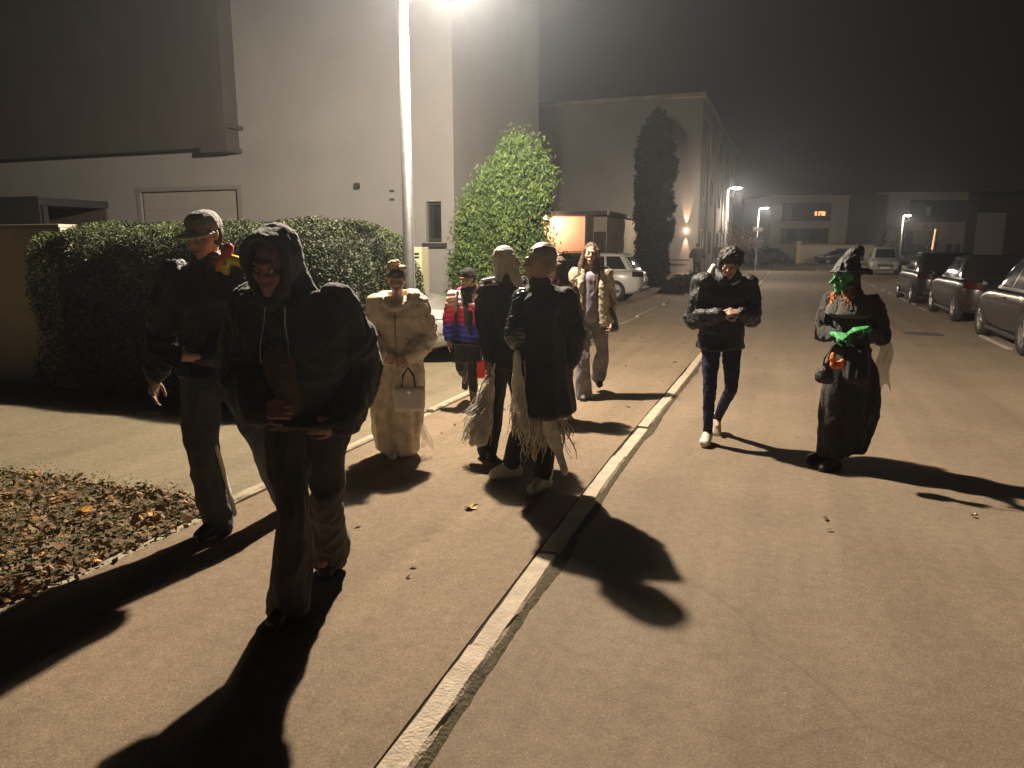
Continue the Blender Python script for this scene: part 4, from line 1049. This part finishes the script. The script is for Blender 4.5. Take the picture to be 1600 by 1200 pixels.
f.coat(M_kid, .80, .032, .02, disp=puff(73,.062,.014), sl=.010)
J = f.J
blob('hood', [[E3(J['nk']+Vector((-.10,.06,.0)),(.05,.05,.05)), E3(J['nk']+Vector((.11,.06,.02)),(.05,.05,.06))], [E3(J['nk']+Vector((.11,.06,.02)),(.04,.05,.06)), E3(J['nk']+Vector((.08,-.06,-.03)),(.03,.03,.03))]], .010, mat('pink_nylon', (.70,.05,.12), .5), f.t, 3)
blob('scarf', [[E3(J['nk']+Vector((-.06,-.06,.02)),.04), E3(J['nk']+Vector((.05,-.07,.02)),.04)], [E3(J['nk']+Vector((-.03,-.115,-.02)),(.035,.02,.03)), E3(J['nk']+Vector((-.01,-.19,-.38)),(.03,.015,.03))],
    [E3(J['nk']+Vector((.03,-.115,-.02)),(.03,.02,.03)), E3(J['nk']+Vector((.04,-.19,-.50)),(.028,.015,.03))]], .010, M_blackcloth, f.t, 2, folds(74,.004,25))
blob('backpack', [[E3((-.0,.20,1.33),(.11,.05,.05)), E3((0,.20,.98),(.13,.07,.05))], [E3(J['sA']+Vector((.045,-.06,.07)),(.022,.02,.02)), E3((-.135,-.165,1.22),(.02,.012,.03))], [E3((-.135,-.165,1.22),(.02,.012,.03)), E3((-.15,-.12,.92),(.02,.012,.03))], [E3(J['sA']+Vector((.045,-.06,.07)),(.022,.02,.02)), E3((-.10,.15,1.40),.03)]], .010, M_blackcloth, f.t, 2)
blob('sock', [[E3(J['aB']+Vector((0,0,.0)),.040), E3(J['aB']+Vector((-.005,0,.20)),.055)]], .009, M_grey_sock, f.t, 2)
blob('sock', [[E3(J['aA'],.040), E3(J['aA'].lerp(J['kA'],.5),.055)]], .009, M_grey_sock, f.t, 2)
f.shoes(M_shoed, M_sole, tilt={'A':1.0})
f.hair(M_darkhair, 'short')
H_ = f.HE
blob('beanie', [[H_((0,.02,.065),(.090,.105,.078)), H_((0,.03,.03),(.090,.105,.04))], [H_((0,.03,.03),(.097,.112,.016)), H_((0,.02,.048),(.096,.110,.012))]], .009, M_knit, f.t, 2, rough(75,.003,60))
rb = thing('red_bag', 'small red bag hanging from the child hand', 'bag', (-.445+.205*.817,7.50-.09,.36), .3)
blob('bag_body', [[E3((-.055,0,.0),(.02,.03,.02)),E3((.055,0,.0),(.02,.03,.02)),E3((-.065,0,.14),(.015,.03,.02)),E3((.065,0,.15),(.015,.025,.02))]], .007, mat('red_fabric', (.60,.06,.03), .6, var=.3, vscale=20), rb, 2, folds(76,.006,26))
part('handle', MB().tube([(-.045,0,.15),(-.03,0,.28),(0,0,.33),(.03,0,.28),(.045,0,.15)], .007, 8), mat('maroon_strap', (.12,.02,.05), .6), rb, True)

# ---- 5 pale haired person, dark jacket --------------------------------------
yawA = 2.2
f = Fig('person with smooth pale hair and dark jacket, left of the one in long coat', (-.035,5.72), 1.66, yaw=yawA, head=(1.9,.0,0), seed=81,
    hd=(.0,.01,1.615), sA=(.08,-.12,1.41), sB=(-.10,.10,1.41), sl=(0,0,0))
f.J.pop('sl', None)
f.J.update({k_: Vector(v_) for k_, v_ in dict(sA=(.13,.09,1.41), sB=(-.15,-.03,1.41), eB=(-.19,-.05,1.12), wB=(-.15,-.10,.86), eA=(.20,.12,1.12), wA=(.20,.05,.90),
    hA=(.06,.05,.92), hB=(-.06,-.03,.92), kA=(.10,.10,.50), aA=(.14,.16,.09), kB=(-.11,-.06,.50), aB=(-.165,-.05,.10)).items()})
f.fd['B'] = Vector((.35,-1,0)); f.fd['A'] = Vector((1,.3,0))
f.body(None, .0085)
f.trousers(M_blackcloth, .075, .085, .008, hem=.05)
f.shoes(M_shoed, M_blackcloth)
f.coat(M_blackcloth, .74, .03, .02, disp=folds(82,.013,9,.6))
H_ = f.HE
f.hair(M_pale, 'mid', e=.006, disp=lambda P: ndisp(P*np.array([1,1,.08]),60,83)*.0035)
# pale fringe ribbons on the hip and round the trailing leg
rs = random.Random(5); an = []
for i in range(330):
    a = rs.uniform(0,1); top = Vector((-.10-.03*a,-.14+.10*rs.random(),.82-.36*a)); an.append((top, (-.17-.17*rs.random(), -.14-.10*rs.random(), .16+.30*rs.random()-.0*a)))
ribbons('fringe', an, M_whitefur, f.t, .0075, 6, .05)
blob('tattered_boot_cover', [[E3((-.13,-.12,.62),(.035,.04,.05)), E3((-.19,-.16,.42),(.05,.05,.05))], [E3((-.19,-.16,.42),(.05,.05,.05)), E3((-.245,-.18,.17),(.075,.05,.03))]], .010, M_whitefur, f.t, 2, lambda P: ndisp(P*np.array([1,1,.2]),34,84)*.020)
blob('shoulder_strap', [[E3((-.17,-.09,1.475),(.05,.012,.010)), E3((-.06,-.11,1.50),(.03,.012,.010))], [E3((-.19,-.09,1.43),(.04,.012,.009)), E3((-.09,-.13,1.45),(.03,.012,.009))]], .006, mat('silver_trim', (.55,.55,.56), .35, metal=.5), f.t, 1)

# ---- 6 long black coat, back turned -----------------------------------------
yawB = -2.45
f = Fig('person in long black coat seen from behind, head turned left, tattered white hem', (.185,4.93), 1.68, yaw=yawB, head=(-1.75,.02,0), seed=91)
f.J.update({k_: Vector(v_) for k_, v_ in dict(pel=(.03,0,.95), chest=(.03,0,1.29), nk=(.0,.0,1.475), hd=(-.01,-.01,1.610), sA=(.165,-.02,1.355), sB=(-.105,.03,1.355), eB=(-.16,-.10,1.13), wB=(-.10,.10,1.0),
    eA=(.225,.0,1.12), wA=(.20,.08,.90), hA=(.10,0,.92), hB=(-.04,0,.92), kA=(.06,-.04,.50), aA=(.03,-.06,.10), kB=(-.09,.08,.50), aB=(-.20,.18,.12)).items()})
f.fd['A'] = Vector((-.6,-.8,0)); f.fd['B'] = Vector((-1,-.2,0))
f.body(None, .0075)
f.trousers(M_blackcloth, .07, .066, .005, hem=.10)
f.shoes(M_shoe, M_sole, big=.004)
f.coat(M_blackcoat, .54, .035, .045, disp=folds(92,.014,8,.35,.004), name='coat', sl=.010, sleeves='A')
# shiny crinkled sleeve
J = f.J
blob('shiny_sleeve', [[E3(J['sB']+Vector((-.01,-.01,-.0)),.086), E3(J['eB']+Vector((-.01,-.03,.0)),.078)], [E3(J['eB']+Vector((-.01,-.03,0)),.078), E3(J['wB'],.055)]], .008, mat('shiny_black_vinyl', (.05,.048,.045), .22, spec=.8, bump=.6, bscale=22), f.t, 1, lambda P: ndisp(P,30,93,1.4)*.010+ndisp(P,70,94,1)*.005)
f.hair(M_blondhair, 'short', e=.010, disp=lambda P: ndisp(P*np.array([.15,1,1]),50,95)*.003)
part('hairline_ear', MB().lathe([(.001,-.01),(.014,-.008),(.018,0),(.012,.008)], 12), M_skin, f.t, True, loc=f.J['hd']+f.HM@Vector((-.088,.01,-.01)))
rs = random.Random(7); an = []
for i in range(60):
    a = rs.random(); an.append(((-.17+.06*a, -.10-.10*a, .98-.40*rs.random()), (-.19+.09*a+rs.uniform(-.02,.02), -.12-.10*a, .62-.22*rs.random())))
ribbons('fringe', an, M_whitefur, f.t, .009, 8, .03)
blob('tattered_skirt', [[E3((-.155,-.10,.98),(.025,.04,.05)), E3((-.15,-.13,.66),(.045,.05,.06))], [E3((-.15,-.13,.66),(.045,.05,.06)), E3((-.10,-.15,.50),(.035,.04,.05))],
    [E3((-.08,-.08,.52),(.10,.06,.05)), E3((.05,-.08,.46),(.08,.06,.03))]], .010, M_whitefur, f.t, 2, lambda P: ndisp(P*np.array([1,1,.25]),34,96)*.016)
blob('hanging_strip', [[E3((.06,-.13,.56),(.06,.014,.03)), E3((.115,-.14,.36),(.050,.012,.03))], [E3((.115,-.14,.36),(.046,.012,.03)), E3((.175,-.14,.17),(.028,.012,.03))]], .008, M_whitefur, f.t, 2, lambda P: ndisp(P*np.array([1,1,.25]),70,97)*.012)
rs = random.Random(17); an = []
for i in range(110):
    x_ = rs.uniform(-.12,.14); an.append(((x_,-.11+rs.uniform(-.03,.03),.58),(x_*1.25+.03+rs.uniform(-.03,.05),-.12,rs.uniform(.22,.46))))
ribbons('fringe', an, M_whitefur, f.t, .008, 18, .035)
blob('hanging_strip', [[E3((-.03,-.12,.50),(.028,.014,.03)), E3((-.035,-.12,.27),(.022,.012,.03))]], .008, M_cream, f.t, 2, folds(98,.005,30))
blob('leg_warmer', [[E3(J['aA']+Vector((0,0,.0)),.062), E3(J['aA'].lerp(J['kA'],.35),.070)]], .009, M_whitefur, f.t, 2, lambda P: rough(99,.010,40)(P))

# ---- 7 person hidden behind --------------------------------------------------
f = Fig('person with wavy brown hair mostly hidden behind the long black coat', (.41,6.95), 1.55, yaw=.3, head=(-1.0,.1,0), seed=101,
    kA=(-.06,-.05,.5), aA=(-.04,-.12,.09), kB=(.12,.02,.5), aB=(.11,.06,.09))
f.body(None, .010); f.trousers(M_jeans, .07, .07, .004); f.shoes(M_shoe, M_sole)
f.coat(M_brownhood, .80, .025, .015); f.hair(M_brownhair, 'mid', disp=rough(102,.008,24), e=.008)
blob('scarf', [[E3(f.J['nk']+Vector((-.06,-.05,-.02)),.045), E3(f.J['nk']+Vector((.06,-.05,-.02)),.045)], [E3(f.J['nk']+Vector((.15,-.03,-.03)),.045), E3(f.J['nk']+Vector((.05,-.09,-.03)),.04)]], .010, M_cream, f.t, 2, folds(103,.008,20))
blob('bag_strap', [[E3((.17,-.12,1.32),(.016,.012,.03)), E3((.21,-.14,.85),(.02,.015,.05))]], .008, mat('red_strap', (.35,.03,.02), .6), f.t, 1)

# ---- 8 smiling woman ---------------------------------------------------------
f = Fig('smiling long haired woman in open olive beige jacket and loose jeans', (.835,8.02), 1.69, yaw=.05, head=(-.08,-.02,.08), seed=111,
    sA=(-.165,0,1.41), sB=(.17,0,1.41), eA=(-.235,.03,1.12), wA=(-.20,-.08,.87), eB=(.235,.05,1.14), wB=(.225,-.08,.90),
    kA=(-.075,-.12,.49), aA=(-.045,-.06,.09), kB=(.155,-.02,.53), aB=(.16,.34,.24), fA=(-.2,-1,0), fB=(.1,-1,0), handB={'curl':.8})
f.body(None, .0075)
f.trousers(cloth('light_grey_jeans', (.20,.19,.215), .85, .35), .070, .082, .004, hem=.03, disp=folds(112,.014,9,.4))
f.shoes(M_shoed, M_grey_sock, tilt={'B':.7})
blob('top', [[f.E((0,-.03,1.36),(.11,.10,.08)), f.E((0,-.03,.95),(.13,.12,.08))]], .011, mat('lilac_grey_jersey', (.20,.18,.22), .8, var=.1), f.t, 3, folds(113,.005,18))
J = f.J; h = []
for sx,q in ((-1,'A'),(1,'B')):
    h += [[E3(J['s'+q],.078),E3(J['e'+q],.074)], [E3(J['e'+q],.074),E3(J['w'+q],.054)],
          [E3((sx*.13,.02,1.40),(.07,.09,.06)), E3((sx*.155,.0,1.20),(.062,.115,.08)), E3((sx*.185,-.015,.86),(.065,.13,.05))],
          [E3((sx*.10,.085,1.40),(.10,.04,.06)), E3((0,.10,1.10),(.16,.04,.08)), E3((sx*.14,.11,.86),(.10,.04,.05))],
          [E3((sx*.09,-.07,1.44),(.03,.02,.04)), E3((sx*.115,-.125,1.25),(.035,.014,.06)), E3((sx*.135,-.135,.88),(.045,.014,.05))]]
blob('jacket', h, .011, M_olive, f.t, 3, folds(114,.010,13,.9,.004))
f.hair(M_brownhair, 'long', e=.004, disp=lambda P: ndisp(P*np.array([1,1,.2]),44,115)*.006+ndisp(P,20,116)*.006)
blob('teeth', [[f.HE((-.013,-.0955,-.0655),.003), f.HE((.013,-.0955,-.0655),.003)]], .002, M_white, f.t, 1)
sb = thing('shoulder_bag', 'dark shoulder bag at the side of the smiling woman', 'bag', (.835+.235,8.02-.02,.78), .2)
blob('bag_body', [[E3((-.05,-.07,.0),.03),E3((.04,-.07,.0),.03),E3((-.05,.08,.0),.03),E3((.04,.08,.0),.03),E3((-.03,-.06,.20),.03),E3((.03,.07,.20),.03)]], .010, mat('dark_leather', (.05,.035,.03), .4, bump=.4, bscale=20), sb, 2, folds(117,.008,16))
part('strap', MB().tube([(.0,-.05,.22),(-.04,-.02,.42),(-.07,.0,.62)], .009, 8), MATS['dark_leather'], sb, True)

# ---- 9 man with curly hair, hands together ----------------------------------
f = Fig('man in black quilted jacket and navy skinny jeans holding his hands together', (1.755,6.15), 1.66, yaw=-.2, head=(-.45,.38,0), seed=121,
    pel=(-.02,.0,.96), chest=(.0,.0,1.30), nk=(.0,-.01,1.47), hd=(.015,-.075,1.595),
    sA=(-.185,.02,1.415), sB=(.18,.02,1.40), eA=(-.25,.02,1.11), wA=(-.10,-.24,1.17), eB=(.255,.02,1.14), wB=(.075,-.25,1.19),
    hA=(-.10,0,.92), hB=(.08,0,.92), kA=(-.115,-.09,.50), aA=(-.105,-.05,.10), kB=(.10,.0,.50), aB=(.075,.32,.15), fA=(-.45,-1,0), fB=(-.2,-1,0),
    handA={'d':(.9,-.1,.25),'n':(.1,.8,-.6),'curl':.55}, handB={'d':(-1,-.1,.05),'n':(-.1,.6,-.8),'curl':.45})
f.body(None, .007)
f.trousers(M_navy, .060, .044, -.002, hem=.065, disp=folds(122,.006,18,.8,.003), rt=.092)
f.shoes(M_shoe, M_sole, tilt={'B':.75}, big=.004)
f.coat(M_blacknylon, .83, .034, .012, disp=lambda P: puff(123,.14,.006)(P)+ndisp(P,12,124)*.010+ndisp(P,32,125,.7)*.006, sl=.006)
J = f.J
blob('collar', [[E3(J['nk']+Vector((-.08,.03,.02)),(.04,.06,.07)), E3(J['nk']+Vector((-.05,-.09,-.02)),(.035,.03,.05))], [E3(J['nk']+Vector((.08,.03,.03)),(.04,.06,.08)), E3(J['nk']+Vector((.07,-.08,.01)),(.035,.03,.06))], [E3(J['nk']+Vector((-.07,.08,.03)),(.05,.04,.08)), E3(J['nk']+Vector((.07,.08,.03)),(.05,.04,.08))]], .010, M_blacknylon, f.t, 2, folds(126,.006,20))
blob('sweatshirt_hood', [[E3(J['nk']+Vector((-.135,.03,.01)),(.035,.055,.055)), E3(J['nk']+Vector((-.10,.05,.095)),(.022,.035,.025))], [E3(J['nk']+Vector((-.16,.0,-.045)),(.04,.04,.02)), E3(J['nk']+Vector((-.13,.04,.03)),(.03,.045,.03))]], .008, mat('white_jersey', (.68,.63,.53), .8), f.t, 2, folds(127,.005,22))
blob('drawstring', [[E3(J['nk']+Vector((.02,-.125,-.05)),.006), E3(J['nk']+Vector((.075,-.135,-.02)),.006)]], .004, M_white, f.t, 0)
H_ = f.HE
blob('hair', [[H_((0,.025,.060),(.105,.112,.085)), H_((0,.06,-.01),(.092,.065,.06))], [H_((0,-.055,.082),(.085,.045,.042))], [H_((-.075,.0,.03),(.030,.05,.045))], [H_((.075,.0,.03),(.030,.05,.045))]], .0075, M_darkhair, f.t, 1, lambda P: ndisp(P,42,128)*.011+ndisp(P,90,129)*.005)
blob('jacket_hem', [[f.E((-.10,-.13,.86),(.09,.055,.012))]], .008, M_charcoal, f.t, 1)

# ---- 10 witch ----------------------------------------------------------------
yw = -1.25
f = Fig('witch with green face and gloves, pointed hat, orange hair and long black dress', (2.54,5.52), 1.55, yaw=yw, head=(-1.30,.10,0), seed=131)
f.J.update({k_: Vector(v_) for k_, v_ in dict(pel=(-.02,0,.97), chest=(-.03,0,1.29), nk=(-.06,.0,1.475), hd=(-.105,-.01,1.610), sA=(-.13,.14,1.40), sB=(.08,-.13,1.40),
    eB=(.17,-.16,1.13), wB=(-.015,-.30,1.215), eA=(-.20,.10,1.13), wA=(-.215,-.19,1.155), hA=(-.04,.08,.92), hB=(.0,-.08,.92), kA=(-.09,.05,.5), aA=(-.12,.05,.09), kB=(-.06,-.10,.5), aB=(-.14,-.16,.085)).items()})
f.fd['A'] = Vector((-1,.1,0)); f.fd['B'] = Vector((-.9,-.45,0))
f.hand['B'] = {'d':(-1,-.05,-.12),'n':(0,.25,-1),'curl':.16}; f.hand['A'] = {'d':(.35,-.8,-.15),'n':(.5,.4,-1),'curl':.8}
f.body(M_green, .0065, nose=.035, chin=.02, lips=True, thin=.72)
B_ = f.E
blob('dress', [[B_(f.J['chest']+Vector((.01,0,.02)),(.165,.14,.12)), B_((-.0,0,1.05),(.15,.13,.08))], [B_(f.J['nk']-Vector((0,0,.07)),(.13,.10,.05)), B_(f.J['chest'],(.165,.14,.08))],
    [B_((0,0,1.05),(.15,.13,.08)), B_((.04,0,.80),(.19,.20,.06))], [B_((.04,0,.80),(.19,.20,.06)), B_((.05,.0,.45),(.22,.25,.05))], [B_((.05,0,.45),(.22,.25,.05)), B_((.04,.02,.13),(.15,.17,.04)), B_((-.10,-.05,.10),(.11,.10,.03))],
    [B_((0,0,1.0),(.15,.15,.06)), B_((-.10,-.05,.66),(.14,.13,.05))], [B_((-.10,-.05,.66),(.14,.13,.05)), B_((-.11,-.05,.11),(.12,.12,.03))],
    [B_((.0,-.02,1.02),(.17,.16,.06)), B_((-.02,-.10,.80),(.17,.12,.08))]],
    .012, M_blackcloth, f.t, 3, lambda P: ndisp(P*np.array([1,1,.12]),20,132)*.020+folds(133,.008,12)(P))
h = []
for q in 'AB':
    J = f.J; h += [[E3(J['s'+q],.085),E3(J['s'+q].lerp(J['e'+q],.6),.085)], [E3(J['s'+q].lerp(J['e'+q],.4),.070),E3(J['e'+q],.078)], [E3(J['e'+q],.075),E3(J['e'+q].lerp(J['w'+q],.72),.042)]]
h += [[E3((.06,.02,1.36),(.12,.13,.11)), E3((.10,.0,1.14),(.13,.13,.10))]]
blob('sleeves', h, .011, M_blackcloth, f.t, 3, folds(134,.013,15,.8,.006))
blob('cape', [[B_((-.02,0,1.43),(.20,.15,.04)), B_((-.04,.0,1.31),(.245,.20,.03))]], .012, M_charcoal, f.t, 2, lambda P: ndisp(P*np.array([1,1,.2]),24,135)*.014)
for q in 'AB': blob('stocking', [[E3(f.J['a'+q],.043), E3(f.J['k'+q],.062)]], .010, M_blackcloth, f.t, 2)
f.shoes(M_shoed, M_blackcloth)
H_ = f.HE
hat = [[H_((0,.02,.075),(.098,.110,.055)), H_((.0,.045,.13),(.072,.080,.035))], [H_((.0,.045,.13),(.072,.080,.035)), H_((0,.075,.185),(.058,.060,.03))], [H_((0,.075,.185),(.056,.058,.03)), H_((.01,.115,.225),(.042,.050,.025))],
    [H_((.01,.115,.225),(.040,.048,.03)), H_((.01,.155,.205),(.026,.032,.05))], [H_((0,.02,.052),(.125,.145,.010)), H_((0,.02,.06),(.11,.13,.012))], [H_((0,.10,.05),(.14,.10,.012)), H_((0,.17,.015),(.12,.04,.012))]]
blob('witch_hat', hat, .008, M_blacknylon, f.t, 2, folds(136,.010,17,1,.005))
blob('head_scarf', [[H_((0,.045,.03),(.088,.075,.075)), H_((.0,.07,-.10),(.10,.06,.08))], [H_((.0,.07,-.10),(.10,.06,.08)), H_((.0,.08,-.20),(.13,.07,.06))]], .009, M_blackcloth, f.t, 2, folds(139,.008,16))
blob('hair', [[H_((.070,.01,-.10),(.025,.03,.04)), H_((.095,-.03,-.175),(.036,.038,.04))], [H_((.095,-.03,-.175),(.036,.038,.04)), H_((.115,-.045,-.245),(.045,.032,.030))],
    [H_((-.05,-.03,-.12),(.025,.03,.03)), H_((-.03,-.085,-.20),(.034,.03,.045))]], .006, M_orangehair, f.t, 1, lambda P: ndisp(P,60,137)*.012+ndisp(P,120,138)*.007)
rs = random.Random(3); an = []
for i in range(80):
    s1 = rs.random() < .65; a_ = f.J['hd']+f.HM@(Vector((rs.uniform(.05,.12),rs.uniform(-.06,.02),rs.uniform(-.17,-.08))) if s1 else Vector((rs.uniform(-.07,.0),rs.uniform(-.10,-.03),rs.uniform(-.18,-.12))))
    an.append((a_, a_+f.HM@Vector((rs.uniform(-.03,.04),rs.uniform(-.05,.0),-rs.uniform(.07,.13)))))
ribbons('hair_strands', an, M_orangehair, f.t, .006, 12, .025)
b = MB().grid(lambda u,v: (.17+.085*u+.015*math.sin(v*8), -.13-.05*u+.02*math.sin(u*9+v*3), 1.10-.40*v-.04*math.sin(u*7)), 8, 14)
GZ = mat('grey_gauze', (.10,.09,.085), .9, alpha=.6)
part('gauze_sleeve', b, GZ, f.t, True)
k = f.k
wb = thing('witch_bag', 'round black drawstring bag with orange ruffle hanging from the green glove', 'bag', (2.54-.30*k,5.52-.28*k,.905*k-.04), 0)
blob('bag_body', [[E3((-.02,0,-.045),(.075,.06,.045)), E3((-.02,0,.0),(.06,.05,.035))], [E3((-.015,0,.02),(.03,.03,.05)), E3((.0,0,.08),(.02,.02,.02))]], .008, M_blacknylon, wb, 2, folds(140,.007,18))
blob('ruffle', [[E3((.035,-.045,.045),(.045,.025,.016)), E3((.075,-.05,.085),(.022,.02,.016))], [E3((.01,-.045,.06),(.02,.02,.02)), E3((.005,-.045,.13),(.018,.018,.022))]], .006, mat('orange_felt', (.85,.22,.03), .7, var=.25, vscale=30), wb, 1, lambda P: ndisp(P,60,141)*.006)
part('strap', MB().tube([(-.04,0,.0),(-.035,-.01,.10),(.02,-.02,.20),(.07,-.02,.235)], .006, 7), M_blackcloth, wb, True)

# ---- 11 distant figure -------------------------------------------------------
f = Fig('distant dark figure standing below the glowing wall light', (8.72,35.4), 1.80, yaw=2.9, head=(2.9,.1,0), seed=151)
f.J.update({k_: Vector(v_) for k_, v_ in dict(eA=(.30,.0,1.17), wA=(.10,.2,1.2), eB=(-.31,.0,1.17), wB=(-.08,.2,1.2), aA=(.10,.0,.09), aB=(-.11,-.05,.09)).items()})
f.body(None, .014, eyes=False, lips=False); f.trousers(M_blackcloth, voxel=.018); f.shoes(M_shoe, voxel=.014)
f.coat(M_blackcloth, .85, .045, .0, voxel=.018); f.hair(M_darkhair)

# ------------------------------------------------------------------ added haze volume, stands in for lens glare round the lamps
hz = MB().box(-70, 110, -8, 112, -1.2, 11.5)
hm = bpy.data.materials.new('glare_haze'); hm.use_nodes = True; nt = hm.node_tree
for nn in list(nt.nodes):
    if nn.type == 'BSDF_PRINCIPLED': nt.nodes.remove(nn)
pv = nt.nodes.new('ShaderNodeVolumePrincipled'); pv.inputs['Color'].default_value = (.78,.87,1.0,1); pv.inputs['Density'].default_value = HAZE; pv.inputs['Anisotropy'].default_value = .80
nt.links.new(pv.outputs[0], nt.nodes['Material Output'].inputs['Volume'])
link('haze', hz.mesh('haze'), hm, kind='stuff', label='thin haze added to stand in for lens glare around the street lamps', cat='haze')
